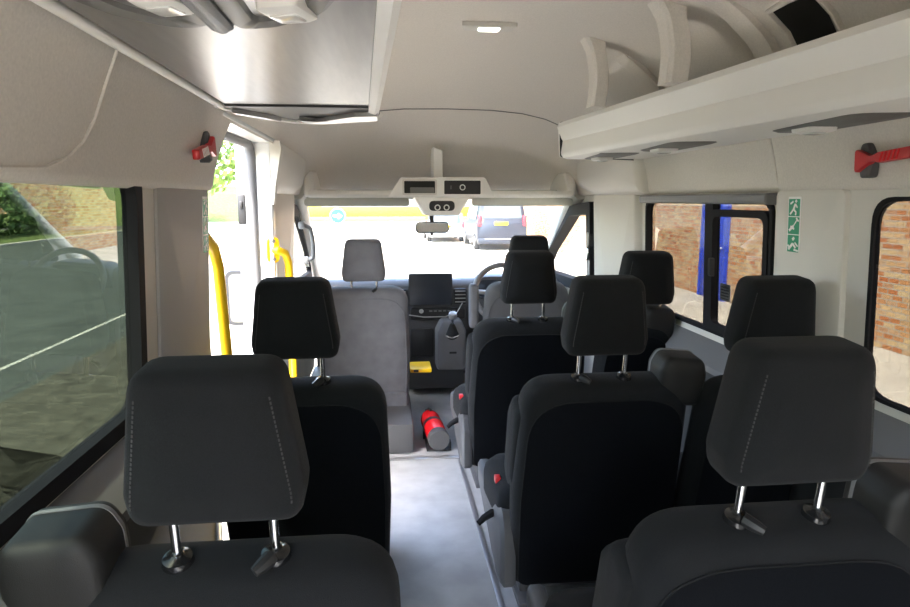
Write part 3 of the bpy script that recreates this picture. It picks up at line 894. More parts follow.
# instrument hood
bm = NB()
o = rpoly([(0.255, 0.70), (0.645, 0.70), (0.63, 0.86), (0.27, 0.86)], [0.02, 0.02, 0.08, 0.08])
slab(bm, o, [(0.02, -0.02), (0.004, -0.012), (0, 0.0), (0, 0.18), (0.03, 0.26)], L @ Matrix.Translation((0, 4.36, 0)))
ih = link('instrument_hood', bm, M['darkgrey'], da)
bm = NB(); slab(bm, rpoly([(0.28, 0.715), (0.62, 0.715), (0.61, 0.835), (0.29, 0.835)], 0.04), [(0, -0.024), (0, -0.018)], L @ Matrix.Translation((0, 4.36, 0))); link('dial_panel', bm, M['screen'], ih)
# gear pod
bm = NB()
o = rpoly([(-0.02, 0.23), (0.18, 0.23), (0.185, 0.50), (0.15, 0.58), (0.02, 0.58), (-0.02, 0.50)], 0.03)
slab(bm, o, [(0.03, -0.17), (0.008, -0.155), (0, -0.12), (0, 0.1)], L @ Matrix.Translation((0, 4.37, 0)))
gp = link('gear_pod', bm, M['greyplastic'], da)
bm = NB(); box(bm, L @ Vector((0.09, 4.20, 0.36)), (0.05, 0.012, 0.014), 0.004); link('pod_slot', bm, M['blackplastic'], gp)
gl = thing('gear_lever', 'gear lever with chrome trimmed knob on the centre stack pod', 'gear lever', (0.085, 4.235, 0.50))
bm = NB(); lathe(bm, [(0.055, -0.05), (0.062, 0.0), (0.055, 0.012), (0.040, 0.03), (0.022, 0.055), (0.012, 0.075)], (0, 0, 0), (0, -0.55, 0.8)); link('gaiter', bm, M['blackplastic'], gl)
bm = NB(); lathe(bm, [(0.058, 0.0), (0.066, 0.0), (0.066, 0.008), (0.058, 0.008)], (0, 0, 0), (0, -0.55, 0.8)); link('chrome_ring', bm, M['chrome'], gl)
bm = NB(); tube(bm, [(0, -0.035, 0.055), (0, -0.055, 0.10)], 0.009, 8); link('stick', bm, M['chrome'], gl)
bm = NB(); lathe(bm, [(0.012, 0), (0.026, 0.012), (0.030, 0.03), (0.026, 0.048), (0.010, 0.056)], (0, -0.055, 0.095), (0, -0.4, 0.9)); link('knob', bm, M['silver'], gl)
# steering wheel
sw = thing('steering_wheel', 'grey rimmed steering wheel in front of the driver seat', 'steering wheel', (0.435, 4.16, 0.765))
R = Matrix.Rotation(math.radians(-28), 4, 'X')
bm = NB(); tube(bm, [R @ Vector((0.205 * math.cos(2 * PI * k / 40), 0, 0.205 * math.sin(2 * PI * k / 40))) for k in range(40)], 0.019, 10, closed=True); link('rim', bm, M['greyplastic'], sw)
bm = NB(); slab(bm, rrect(-0.085, 0.085, -0.075, 0.065, 0.04), [(0.02, -0.03), (0, -0.01), (0, 0.03), (0.03, 0.05)], R); link('hub', bm, M['darkgrey'], sw)
for a in (175, 5, 270):
    bm = NB(); a = math.radians(a); tube(bm, [R @ Vector((0.06 * math.cos(a), 0.01, 0.06 * math.sin(a))), R @ Vector((0.20 * math.cos(a), 0, 0.20 * math.sin(a)))], 0.016, 8); link('spoke', bm, M['silver'], sw)
bm = NB(); tube(bm, [(0, 0.03, -0.01), (0, 0.27, -0.09)], 0.04, 12); link('column', bm, M['blackplastic'], sw)

# ------------------------------------------------------------------ seats
def headrest_outline(wb=0.245, wt=0.185, h=0.228):
    return rpoly([(-wb / 2 + 0.007, -h / 2), (wb / 2 - 0.007, -h / 2), (wb / 2, -h / 2 + 0.048), (wt / 2 + 0.004, h / 2), (-wt / 2 - 0.004, h / 2), (-wb / 2, -h / 2 + 0.048)], [0.028, 0.028, 0.05, 0.036, 0.036, 0.05], 6)

def make_seat(s, label, group, fab, fab2, name='passenger_seat', grey=False, tower=True, hw=0.245, hcol=None, window=False):
    """root under the headrest; s = side of the aisle (+1 right, -1 left)"""
    t = thing(name, label, 'seat', (0, 0, 0), 0, group)
    # headrest
    H = Matrix.Translation((0, -0.045, 1.046 - (0.022 if grey else 0))) @ Matrix.Rotation(math.radians(5), 4, 'X')
    bm = NB()
    ho = headrest_outline(hw, hw * 0.76)
    slab(bm, ho, soft(0.105, 0.030, 0.010), H, bend=lambda u, v: 0.35 * u * u)
    hr = link('headrest', bm, hcol or fab2, t, smooth=60)
    if not grey:
        for q in (-1, 1):
            bm = NB()
            pts = []
            for i in range(25):
                v = -0.078 + 0.160 * i / 24
                half = hw / 2 - (hw * 0.12 - 0.004) * max(0.0, (v + 0.066)) / 0.18
                pts.append((q * (half - 0.017), v))
            for i in range(0, 24, 1):
                (u0, v0), (u1, v1) = pts[i], pts[i + 1]
                u1 = u0 + (u1 - u0) * 0.6; v1 = v0 + (v1 - v0) * 0.6
                f = lambda u, v: H @ Vector((u, 0.0026 + 0.35 * u * u, v))
                tube(bm, [f(u0, v0), f(u1, v1)], 0.0013, 5)
            link('stitching', bm, M['stitch'], hr)
    for k, X in enumerate((-0.07, 0.07)):
        bm = NB(); tube(bm, [(X, 0.012, 0.985), (X, 0.030, 0.845), (X, 0.036, 0.80)], 0.0068, 10); link('headrest_post', bm, M['chrome'], t)
        bm = NB(); lathe(bm, [(0.021, -0.03), (0.023, 0.0), (0.021, 0.008), (0.012, 0.012), (0.009, 0.016)], (X, 0.028, 0.858), (0, -0.25, 1)); pc = link('post_collar', bm, M['gloss'], t)
        if (k == 0 and s < 0) or (k == 1 and s > 0):
            bm = NB(); tube(bm, [(X - s * 0.004, 0.012, 0.866), (X - s * 0.014, -0.004, 0.862), (X - s * 0.024, -0.012, 0.857)], [0.012, 0.011, 0.008], 8); link('release_button', bm, M['blackplastic'], pc)
    # backrest
    tilt = math.radians(10)
    zt, zb = (0.868 if grey else 0.850), 0.13
    hgt = (zt - zb) / math.cos(tilt)
    B = Matrix.Translation((0, 0.115, zb)) @ Matrix.Rotation(tilt, 4, 'X')
    a, b = (-0.25, 0.262)
    if s < 0:
        b = 0.28
    if grey:
        a, b = -0.255, 0.255
    if window:
        a, b = -0.195, 0.15
    bo = rpoly([(a + 0.012, 0.0), (b - 0.012, 0.0), (b, 0.33), (b - 0.012, hgt), (a + 0.012, hgt), (a, 0.33)], [0.03, 0.03, 0.2, 0.10, 0.10, 0.2], 8)
    bm = NB()
    slab(bm, bo, soft(0.125, 0.045, 0.008), B, bend=lambda u, v: -0.012 * max(0, (v / hgt)))
    bk = link('backrest', bm, fab2, t, smooth=60)
    # piping along the rear edge
    bm = NB()
    pin = rpoly([(a + 0.028, 0.02), (b - 0.028, 0.02), (b - 0.020, 0.33), (b - 0.032, hgt - 0.05), (a + 0.032, hgt - 0.05), (a + 0.020, 0.33)], [0.03, 0.03, 0.2, 0.14, 0.14, 0.2], 8)
    fw = lambda u, v: -0.0005 - 0.0075 * min(1.0, min(u - a, b - u, hgt - v + 0.03) / 0.09) - 0.012 * max(0, v / hgt)
    tube(bm, [B @ Vector((u, fw(u, v) + 0.003, v)) for u, v in pin], 0.0028, 6, closed=True)
    link('seam_piping', bm, fab2, bk)
    if not grey:
        bm = NB()
        rows = [[bm.verts.new(B @ Vector((u, fw(u, v) - 0.0015, v))) for u, v in scale_in(pin, d)] for d in (0.0, 0.02, 0.06, 0.12, 0.19)]
        n = len(pin)
        for A, Q in zip(rows, rows[1:]):
            for k in range(n):
                bm.faces.new((A[k], A[(k + 1) % n], Q[(k + 1) % n], Q[k]))
        bm.faces.new(rows[-1])
        bmesh.ops.solidify(bm, geom=bm.faces[:], thickness=-0.004)
        link('back_panel', bm, fab, bk, smooth=60)
    if grey:
        bm = NB(); slab(bm, rrect(a + 0.02, b - 0.02, -0.02, 0.13, 0.03), [(0.008, -0.022), (0, -0.014), (0, 0.05)], B); link('lower_panel', bm, fab2, t)
    # side bolster on the aisle side
    if not grey and s < 0 and not window:
        bm = NB()
        bo2 = rpoly([(0.36, 0.045), (hgt - 0.10, 0.02), (hgt - 0.07, 0.10), (hgt - 0.14, 0.165), (0.34, 0.19), (0.31, 0.12)], 0.03)
        Ms = B @ Matrix(((0, s, 0, -s * 0.0 + (b if s > 0 else a)), (0, 0, 1, 0), (1, 0, 0, 0), (0, 0, 0, 1)))
        slab(bm, bo2, [(0.03, -0.05), (0.004, -0.044), (0, -0.03), (0.004, -0.010), (0.012, -0.001), (0.03, 0.005)], Ms)
        link('side_bolster', bm, fab2, t, smooth=60)
    # cushion
    bm = NB()
    co = rpoly([(-0.275, 0.17), (0.235, 0.17), (0.24, 0.46), (0.215, 0.52), (-0.25, 0.52), (-0.285, 0.46)], 0.05)
    if s > 0:
        co = [(u * 0.86, v) for u, v in co]
    co = [(u if not window else u * 0.66 - 0.03, v) for u, v in co]
    slab(bm, co, [(0.03, 0.0), (0.006, 0.01), (0, 0.03), (0, 0.10), (0.006, 0.125), (0.025, 0.145), (0.06, 0.15)], Matrix(((1, 0, 0, 0), (0, 0, 1, 0), (0, 1, 0, 0.295), (0, 0, 0, 1))))
    link('seat_cushion', bm, fab2, t, smooth=60)
    # aisle side cover, lever, buckle
    xs = (b if s > 0 else a) - s * 0.02
    if s < 0 and not window:
        bm = NB()
        so = rpoly([(0.10, 0.14), (0.19, 0.12), (0.66, 0.30), (0.66, 0.36), (0.30, 0.33), (0.23, 0.38), (0.15, 0.38), (0.11, 0.32)], [0.03, 0.03, 0.03, 0.03, 0.05, 0.04, 0.04, 0.05])
        slab(bm, so, [(0.004, -0.02), (0, -0.01), (0, 0.016), (0.012, 0.026), (0.03, 0.028)], Matrix(((0, s, 0, xs + s * 0.022), (1, 0, 0, 0), (0, 0, 1, 0), (0, 0, 0, 1))))
        link('side_cover', bm, M['sidecover'], t)
        bm = NB(); tube(bm, [(xs + s * 0.025, 0.26, 0.325), (xs + s * 0.055, 0.26, 0.325), (xs + s * 0.085, 0.25, 0.312), (xs + s * 0.105, 0.245, 0.295)], [0.014, 0.014, 0.012, 0.009], 8); link('recline_lever', bm, M['rubber'], t)
        bm = NB(); box(bm, (xs + s * 0.032, 0.29, 0.375), (0.022, 0.03, 0.10), 0.006); bu = link('belt_buckle', bm, M['blackplastic'], t)
        bm = NB(); box(bm, (xs + s * 0.032, 0.287, 0.434), (0.020, 0.030, 0.024), 0.004); link('buckle_button', bm, M['red'], bu)
    # belt tower on the wall side
    if tower:
        q = -s
        T = Matrix.Translation((q * ((0.245 if q > 0 else 0.235) if not window else 0.07), -0.005, 0.785)) @ Matrix.Rotation(math.radians(6), 4, 'X')
        bm = NB()
        to = rpoly([(-0.078, -0.02), (0.062, -0.02), (0.070, 0.08), (0.058, 0.128), (-0.055, 0.138), (-0.074, 0.10)], [0.02, 0.02, 0.05, 0.03, 0.03, 0.04])
        if q < 0:
            to = [(-u, v) for u, v in to][::-1]
        slab(bm, to, soft(0.12, 0.022, 0.003), T)
        bt = link('belt_housing', bm, M['tower'], t, smooth=50)
        bm = NB(); slab(bm, [(u * 1.012, v * 1.012) for u, v in to], [(0, 0.086), (0, 0.094)], T); link('belt_slot', bm, M['greyplastic'], bt)
    # base
    bm = NB()
    for X in ((-0.17, 0.17) if not window else (-0.17, 0.10)):
        box(bm, (X, 0.44, 0.155), (0.03, 0.36, 0.31), 0.006)
        box(bm, (X, 0.42, 0.012), (0.06, 0.46, 0.024), 0.004)
    for k in range(6):
        box(bm, (0 if not window else -0.035, 0.24 + 0.08 * k, 0.305), (0.36 if not window else 0.26, 0.018, 0.012))
    box(bm, (0 if not window else -0.035, 0.60, 0.15), (0.34 if not window else 0.26, 0.02, 0.12), 0.004)
    box(bm, (0 if not window else -0.035, 0.22, 0.10), (0.34 if not window else 0.26, 0.02, 0.06), 0.004)
    link('seat_base', bm, M['greyplastic'] if grey else M['darkgrey'], t)
    return t

GS = 'black fabric passenger seats'
R_ = make_seat(-1, 'black fabric seat nearest the camera on the right side, tall headrest in the lower right', GS, M['fabric'], M['fabric_side'])
L_ = make_seat(1, 'black fabric seat nearest the camera on the left, headrest against the tinted left window', GS, M['fabric'], M['fabric_side'])
R_.location = (0.29, 0.905, 0); L_.location = (-0.59, 0.875, 0)
def place(src, x, y, lab):
    o = dup(src); o.location = (x, y, 0); o['label'] = lab; return o
place(R_, 0.28, 1.76, 'black aisle seat in the second row on the right, red buckle on its aisle side')
place(R_, 0.265, 2.70, 'black fabric aisle seat directly behind the driver seat, facing the red extinguisher')
W_ = make_seat(-1, 'black fabric window seat in the second row, headrest below the green sign pillar', GS, M['fabric'], M['fabric_side'], window=True)
W_.location = (0.755, 1.70, 0)
# 'black fabric window seat in the second row, headrest below the green sign pillar')
place(W_, 0.76, 2.62, 'black window seat in the front passenger row, headrest before the sliding window')
place(L_, -0.608, 1.81, 'black seat in the second row on the left, beside the open doorway')
# near right row window seat (its belt housing stands at the frame edge)
fp = make_seat(1, 'grey covered front passenger seat left of the touchscreen', 'cab seats', M['greycloth'], M['greycloth'], 'cab_seat', grey=True, tower=False, hw=0.245, hcol=M['greycloth'])
fp.location = (-0.475, 3.58, 0); fp.scale = (1, 1, 1.02)
bm = NB(); box(bm, (0.0, 0.07, 0.085), (0.52, 0.60, 0.17), 0.02); link('plinth', bm, M['darkgrey'], fp)
bm = NB(); box(bm, (0.325, 0.28, 0.35), (0.13, 0.18, 0.025), 0.006); yp = link('yellow_flap', bm, M['yellow'], fp)
bm = NB(); box(bm, (0.295, 0.189, 0.35), (0.03, 0.004, 0.014)); link('flap_mark', bm, M['blackplastic'], yp)
dr = make_seat(-1, 'dark driver seat with grey back cover behind the steering wheel', 'cab seats', M['greycloth_dark'], M['greycloth_dark'], 'cab_seat', grey=True, tower=False, hw=0.25, hcol=M['fabric_side'])
dr.location = (0.475, 3.64, 0); dr.scale = (1.02, 1, 1.03)
bm = NB(); slab(bm, rrect(0.60, 0.86, -0.02, 0.07, 0.03), soft(0.05, 0.015, 0.002), Matrix(((0, 1, 0, -0.325), (0, 0, 1, 0.10), (1, 0, 0, 0), (0, 0, 0, 1)))); link('armrest', bm, M['greycloth'], dr)

# ------------------------------------------------------------------ fire extinguisher on the floor
fe = thing('fire_extinguisher', 'red fire extinguisher lying on the floor beside the grey front passenger seat', 'fire extinguisher', (-0.075, 3.40, 0.0))
fe.scale = (0.86, 0.92, 0.86)
bm = NB(); lathe(bm, [(0.03, 0.02), (0.062, 0.025), (0.068, 0.05), (0.068, 0.33), (0.060, 0.375), (0.030, 0.405), (0.022, 0.43)], (0, -0.06, 0.085), (-0.10, 1, 0.04), 24); body = link('cylinder', bm, M['redpaint'], fe)
bm = NB(); lathe(bm, [(0.03, 0.0), (0.066, 0.0), (0.070, 0.012), (0.070, 0.055), (0.066, 0.06)], (0, -0.06, 0.085), (-0.10, 1, 0.04), 24); link('base_cup', bm, M['darkgrey'], fe)
bm = NB(); lathe(bm, [(0.0685, 0.20), (0.0695, 0.20), (0.0695, 0.235), (0.0685, 0.235)], (0, -0.06, 0.085), (-0.10, 1, 0.04), 24); link('strap', bm, M['blackplastic'], fe)
bm = NB(); box(bm, (-0.045, 0.40, 0.105), (0.03, 0.06, 0.04), 0.006); tube(bm, [(-0.045, 0.38, 0.13), (-0.04, 0.32, 0.165), (-0.03, 0.27, 0.172)], 0.008, 8); link('valve_handle', bm, M['blackplastic'], fe)
bm = NB(); box(bm, (0.0, 0.12, 0.008), (0.16, 0.30, 0.014), 0.003); box(bm, (0.075, 0.0, 0.03), (0.01, 0.05, 0.06), 0.002); box(bm, (-0.085, 0.20, 0.03), (0.01, 0.05, 0.06), 0.002); link('floor_bracket', bm, M['blackplastic'], fe)

# ------------------------------------------------------------------ grab poles
gp_ = thing('grab_pole', 'straight yellow grab pole at the rear edge of the open doorway', 'grab pole', (-0.885, YD0 - 0.02, 0.02), 0, 'yellow grab poles')
bm = NB(); tube(bm, [(-0.03, 0.02, 1.25), (-0.022, 0.09, 1.21), (-0.018, 0.125, 1.14), (-0.008, 0.135, 0.8), (0.004, 0.135, 0.12), (0.0, 0.10, 0.04), (-0.03, 0.04, 0.02)], 0.0185, 14); link('pole', bm, M['yellow'], gp_)
gh = thing('grab_pole', 'bent yellow grab handle bolted to the pillar in front of the open doorway', 'grab pole', (-0.858, YD1 + 0.015, 0.30), 0, 'yellow grab poles')
bm = NB(); tube(bm, [(0.0, -0.005, 0.86), (0.03, -0.025, 0.86), (0.058, 0.0, 0.845), (0.065, 0.045, 0.80), (0.065, 0.05, 0.75), (0.065, 0.05, 0.12), (0.055, 0.0, 0.06), (0.03, -0.025, 0.03), (0.0, -0.005, 0.03)], 0.0175, 14); link('pole', bm, M['yellow'], gh)
FR = Matrix.Rotation(math.radians(-58), 4, 'Z')
for z in (0.86, 0.03):
    bm = NB(); slab(bm, rrect(-0.03, 0.03, z - 0.058, z + 0.058, 0.028), [(0.003, -0.01), (0, -0.006), (0, 0.0)], FR @ Matrix(((0, -1, 0, 0.012), (1, 0, 0, 0.0), (0, 0, 1, 0), (0, 0, 0, 1)))); fl = link('flange', bm, M['yellow'], gh)
    for dz in (-0.04, 0.04):
        bm = NB(); lathe(bm, [(0.001, 0), (0.010, 0), (0.008, 0.006), (0.001, 0.006)], FR @ Vector((0.021, 0.0, z + dz)), FR @ Vector((1, 0, 0)), 12); link('bolt', bm, M['greyplastic'], fl)
# A pillar handle (left)
ah = thing('pillar_handle', 'dark grab handle on the left windscreen pillar', 'grab handle', (-0.87, 4.30, 1.07))
bm = NB(); tube(bm, [(0.0, -0.07, 0.15), (0.035, -0.05, 0.13), (0.045, -0.02, 0.06), (0.045, 0.02, -0.02), (0.035, 0.05, -0.07), (0.0, 0.07, -0.09)], 0.014, 10); link('grip', bm, M['greyplastic'], ah)
for y, z in ((-0.07, 0.15), (0.07, -0.09)):
    bm = NB(); box(bm, (-0.015, y, z), (0.04, 0.05, 0.05), 0.01); link('mount', bm, M['greyplastic'], ah)

# ------------------------------------------------------------------ emergency hammers, signs
def hammer(label, loc, s, tiltdeg):
    h = thing('emergency_hammer', label, 'emergency hammer', loc, 0, 'emergency hammers')
    h.scale = (0.8, 0.8, 0.78)
    # local: +u along handle towards the camera (-Y), v up, w out of the wall (towards the aisle)
    T = Matrix.Rotation(math.radians(tiltdeg), 4, 'X') @ Matrix(((0, -s, 0, 0), (-1, 0, 0, 0), (0, 0, 1, 0), (0, 0, 0, 1)))
    bm = NB(); slab(bm, rpoly([(-0.02, -0.055), (0.018, -0.055), (0.03, -0.02), (0.03, 0.02), (0.018, 0.055), (-0.02, 0.055)], 0.014), [(0, -0.01), (0, 0.020), (0.006, 0.026)], T); link('bracket', bm, M['darkgrey'], h)
    bm = NB(); slab(bm, rpoly([(-0.024, -0.036), (-0.012, -0.036), (0.04, -0.010), (0.055, -0.010), (0.075, -0.017), (0.20, -0.017), (0.20, 0.017), (0.075, 0.017), (0.055, 0.010), (0.04, 0.010), (-0.012, 0.036), (-0.024, 0.036)], 0.006, 3), [(0.003, 0.018), (0, 0.022), (0, 0.036), (0.004, 0.041)], T); hd = link('hammer_body', bm, M['red'], h)
    bm = NB()
    for k in range(5):
        box(bm, T @ Vector((0.09 + 0.016 * k, 0.0415, 0)), (0.004, 0.004, 0.030), 0, T.to_3x3().to_4x4() @ Matrix.Rotation(0.35, 4, 'Y'))
    link('grip_marks', bm, M['white'] if s < 0 else M['redpaint'], hd)
    return h
hammer('dark red emergency hammer with white stripes on the left lining', (-0.857, 1.91, 1.527), -1, 12)
hammer('bright red emergency hammer on the right lining above the rear side window', (0.868, 1.525, 1.478), 1, -4)

def sign(label, s, yc, off):
    T0 = side_mtx(s)
    T = T0 @ Matrix(((1, 0, 0, 0), (0, 1, 0, 0), (0, 0, 0.92, 0.1245), (0, 0, 0, 1)))
    bm = NB(); slab(bm, rrect(yc - 0.030, yc + 0.030, 1.225, 1.39, 0.004), [(0, -0.0015 - off), (0, -off)], T0)
    sg = tag(link('exit_sign', bm, M['white'], smooth=0), label, 'safety sign', 'green exit signs')
    bm = NB()
    for z in (1.222, 1.281, 1.340):
        slab(bm, rrect(yc - 0.0265, yc + 0.0265, z - 0.028, z + 0.028, 0.002), [(0, -0.0022 - off), (0, -0.0015 - off)], T)
    link('green_field', bm, M['green'], sg, smooth=0)
    bm = NB()
    def bar(u0, v0, u1, v1, w):
        d = Vector((u1 - u0, v1 - v0)); n = Vector((-d.y, d.x)).normalized() * w / 2
        slab(bm, [(-s * (u0 + n.x) + yc, v0 + n.y), (-s * (u1 + n.x) + yc, v1 + n.y), (-s * (u1 - n.x) + yc, v1 - n.y), (-s * (u0 - n.x) + yc, v0 - n.y)], [(0, -0.003 - off), (0, -0.0022 - off)], T)
    # top: running figure and door; middle: hand and hammer; bottom: figure breaking out
    bar(-0.018, 1.318, -0.002, 1.335, 0.006); bar(-0.002, 1.335, 0.006, 1.352, 0.008); bar(0.006, 1.352, 0.016, 1.340, 0.005); bar(-0.002, 1.335, 0.010, 1.325, 0.006); bar(0.010, 1.325, 0.008, 1.315, 0.005); bar(0.006, 1.358, 0.012, 1.364, 0.008); bar(-0.018, 1.352, -0.004, 1.360, 0.006)
    bar(-0.020, 1.264, 0.000, 1.280, 0.008); bar(0.0, 1.280, 0.018, 1.302, 0.004); bar(-0.014, 1.278, 0.004, 1.270, 0.007); bar(0.012, 1.306, 0.024, 1.296, 0.006)
    bar(-0.020, 1.202, 0.0, 1.222, 0.009); bar(0.0, 1.222, 0.014, 1.208, 0.007); bar(-0.002, 1.234, 0.006, 1.242, 0.009); bar(0.010, 1.226, 0.024, 1.214, 0.005); bar(-0.024, 1.216, -0.012, 1.206, 0.006); bar(0.006, 1.202, 0.026, 1.199, 0.006)
    link('pictograms', bm, M['white'], sg, smooth=0)
sign('green emergency exit sign with white pictograms on the right pillar between the windows', 1, 1.838, 0.018)
sign('green emergency exit sign seen edge-on on the left pillar by the doorway', -1, 2.02, 0.012)

# seat belt on the right cab pillar
sb = thing('seat_belt', 'dark seat belt loop hanging on the right cab pillar behind the driver door', 'seat belt', (0.865, 3.735, 1.16))
bm = NB(); box(bm, (0.0, 0.0, -0.30), (0.006, 0.045, 0.62), 0.002); box(bm, (0.0, 0.0, 0.10), (0.004, 0.02, 0.18), 0.001); link('webbing', bm, M['greyplastic'], sb)
bm = NB(); slab(bm, rrect(-0.03, 0.03, -0.06, 0.03, 0.02), [(0.004, -0.015), (0, -0.01), (0, 0.01)], Matrix(((0, 1, 0, 0), (1, 0, 0, 0), (0, 0, 1, 0), (0, 0, 0, 1)))); link('belt_guide', bm, M['blackplastic'], sb)
bm = NB(); box(bm, (-0.015, 0.0, -0.10), (0.012, 0.05, 0.07), 0.006); link('belt_tongue', bm, M['chrome'], sb)

# ------------------------------------------------------------------ outside things
# cab door mirror (left)
wm = thing('door_mirror', 'white and black exterior door mirror seen through the open doorway', 'door mirror', (-1.315, 4.45, 0.72))
bm = NB(); slab(bm, rrect(-0.12, 0.12, -0.19, 0.19, 0.05), [(0.005, -0.02), (0, -0.01), (0, 0.03), (0.03, 0.10)]); link('housing', bm, M['blackplastic'], wm)
bm = NB(); slab(bm, rrect(-0.095, 0.095, -0.165, 0.165, 0.04), [(0, -0.024), (0, -0.02)]); link('mirror_glass', bm, M['mirror'], wm, smooth=0)
bm = NB(); tube(bm, [(0.08, 0.03, -0.10), (0.20, 0.03, -0.12), (0.33, 0.0, -0.14)], 0.03, 10); link('arm', bm, M['blackplastic'], wm)

# brick building
bb = thing('brick_building', 'blotchy orange and cream brick building along the right side of the yard', 'building', (6.35, 20, GZ))
bm = NB(); box(bm, (0.15, 0, 3.0), (0.3, 64, 6.0)); link('brick_wall', bm, M['brick'], bb, smooth=0)
bd = thing('blue_door', 'tall blue door in the brick wall outside the sliding window', 'door', (6.33, 12.45, GZ))
bm = NB(); box(bm, (-0.02, 0, 1.15), (0.05, 0.92, 2.3), 0.008); link('door_leaf', bm, M['blue'], bd)
bm = NB()
box(bm, (-0.02, -0.49, 1.17), (0.07, 0.06, 2.34)); box(bm, (-0.02, 0.49, 1.17), (0.07, 0.06, 2.34)); box(bm, (-0.02, 0, 2.34), (0.07, 1.04, 0.06)); link('door_frame', bm, M['blue'], bd, smooth=0)
bm = NB(); lathe(bm, [(0.001, 0), (0.03, 0), (0.025, 0.05), (0.001, 0.05)], (-0.045, -0.36, 1.05), (-1, 0, 0)); link('door_knob', bm, M['silver'], bd)

# vehicles ahead
def loft_body(bm, secs):
    rows = []
    for y, pts in secs:
        rows.append([bm.verts.new((x, y, z)) for x, z in pts])
    n = len(rows[0])
    for A, B in zip(rows, rows[1:]):
        for k in range(n):
            bm.faces.new((A[k], A[(k + 1) % n], B[(k + 1) % n], B[k]))
    bm.faces.new(rows[0]); bm.faces.new(rows[-1][::-1])
def vehicle(name, label, cat, loc, W, H, Lg, paint, hood=0.72, beltz=0.5):
    v = thing(name, label, cat, loc)
    hw = W / 2
    def sec(top, k=1.0, tw=0.80):
        b = H * beltz
        top = max(top, b + 0.02)
        return [(-hw * 0.94 * k, 0.25), (-hw * k, 0.45), (-hw * k, b), (-hw * (tw + 0.03) * k, top - 0.10 if top > b + 0.2 else top - 0.01), (-hw * tw * 0.9 * k, top), (hw * tw * 0.9 * k, top), (hw * (tw + 0.03) * k, top - 0.10 if top > b + 0.2 else top - 0.01), (hw * k, b), (hw * k, 0.45), (hw * 0.94 * k, 0.25)]
    bm = NB()
    loft_body(bm, [(0.0, sec(H * beltz + 0.05, 0.96)), (0.05, sec(H * beltz + 0.12, 0.99)), (0.16, sec(H * 0.93)), (0.34, sec(H)), (Lg * 0.60, sec(H)), (Lg * 0.76, sec(H * hood * 0.85, 1.0)), (Lg * 0.96, sec(H * 0.52, 0.95)), (Lg, sec(H * 0.40, 0.9))])
    link('body', bm, paint, v, smooth=35)
    bm = NB(); slab(bm, rpoly([(-hw * 0.80, H * 0.60), (hw * 0.80, H * 0.60), (hw * 0.70, H * 0.90), (-hw * 0.70, H * 0.90)], 0.08), [(0.0, -0.02), (0, 0.10)], Matrix.Translation((0, 0.07, 0)) @ Matrix(((1, 0, 0, 0), (0, 1, 0.12, -0.12 * H * 0.6), (0, 0, 1, 0), (0, 0, 0, 1)))); link('rear_window', bm, M['carglass'], v)
    for s in (-1, 1):
        bm = NB(); slab(bm, rpoly([(0.45, H * 0.58), (Lg * 0.64, H * 0.58), (Lg * 0.57, H * 0.90), (0.5, H * 0.90)], 0.06), [(0, 0), (0, 0.03)], Matrix(((0, s, -0.17 * s * W * 0.5 / 0.9, s * (hw * 0.985 + 0.17 * W * 0.5 / 0.9 * H * 0.58)), (1, 0, 0, 0), (0, 0, 1, 0), (0, 0, 0, 1)))); link('side_window', bm, M['carglass'], v)
        bm = NB(); box(bm, (s * hw * 0.90, 0.02, H * 0.56), (0.14, 0.10, H * 0.20), 0.02); link('tail_lamp', bm, M['taill'], v)
        for y in (0.75, Lg * 0.80):
            bm = NB(); lathe(bm, [(0.20, 0), (0.31, 0.02), (0.33, 0.06), (0.33, 0.18), (0.31, 0.22), (0.20, 0.22)], (s * (hw - 0.20), y, 0.33), (s, 0, 0), 24); wh = link('tyre', bm, M['tyre'], v)
            bm = NB(); lathe(bm, [(0.02, 0), (0.20, 0.0), (0.19, 0.02), (0.02, 0.03)], (s * (hw + 0.01), y, 0.33), (s, 0, 0), 20); link('hub_cap', bm, M['silver'], wh)
    bm = NB(); box(bm, (0, -0.02, 0.38), (W * 0.97, 0.16, 0.22), 0.04); bp = link('rear_bumper', bm, paint, v)
    bm = NB(); box(bm, (-0.05, -0.02, H * 0.51), (0.54, 0.05, 0.125), 0.004); link('number_plate', bm, M['platey'], v)
    bm = NB(); box(bm, (0, -0.10, 0.47), (W * 0.7, 0.03, 0.03), 0.004); link('bumper_strip', bm, M['silver'], bp)
    return v
vehicle('people_carrier', 'dark people carrier with yellow rear plate parked ahead beyond the windscreen', 'van', (4.28, 25.3, GZ), 2.02, 2.12, 5.0, M['carblack'])
vehicle('car', 'silver car parked beyond the dark people carrier', 'car', (2.55, 30.5, GZ), 1.75, 1.5, 4.3, M['carsilver'])

# yellow barrier fence far ahead
hf = thing('hoarding', 'long yellow board fence across the far side of the yard', 'fence', (-0.2, 40, GZ))
bm = NB(); box(bm, (0, 0, 1.28), (12.4, 0.06, 0.62), 0.01); link('yellow_panel', bm, M['yellowboard'], hf)
bm = NB(); box(bm, (0, 0, 0.83), (12.4, 0.05, 0.26), 0.01); link('lower_rail', bm, M['brownboard'], hf)
for k in range(7):
    bm = NB(); box(bm, (-5.8 + k * 1.93, 0.05, 0.70), (0.10, 0.10, 1.4), 0.01); link('post', bm, M['whitepaint'], hf)
rs = thing('road_sign', 'round blue sign with white arrow in front of the yellow fence', 'road sign', (-3.06, 37.5, GZ))
bm = NB(); lathe(bm, [(0.02, 0), (0.40, 0), (0.40, 0.02), (0.02, 0.02)], (0, 0, 1.10), (0, -1, 0), 32); pl = link('disc', bm, M['bluesign'], rs, smooth=30)
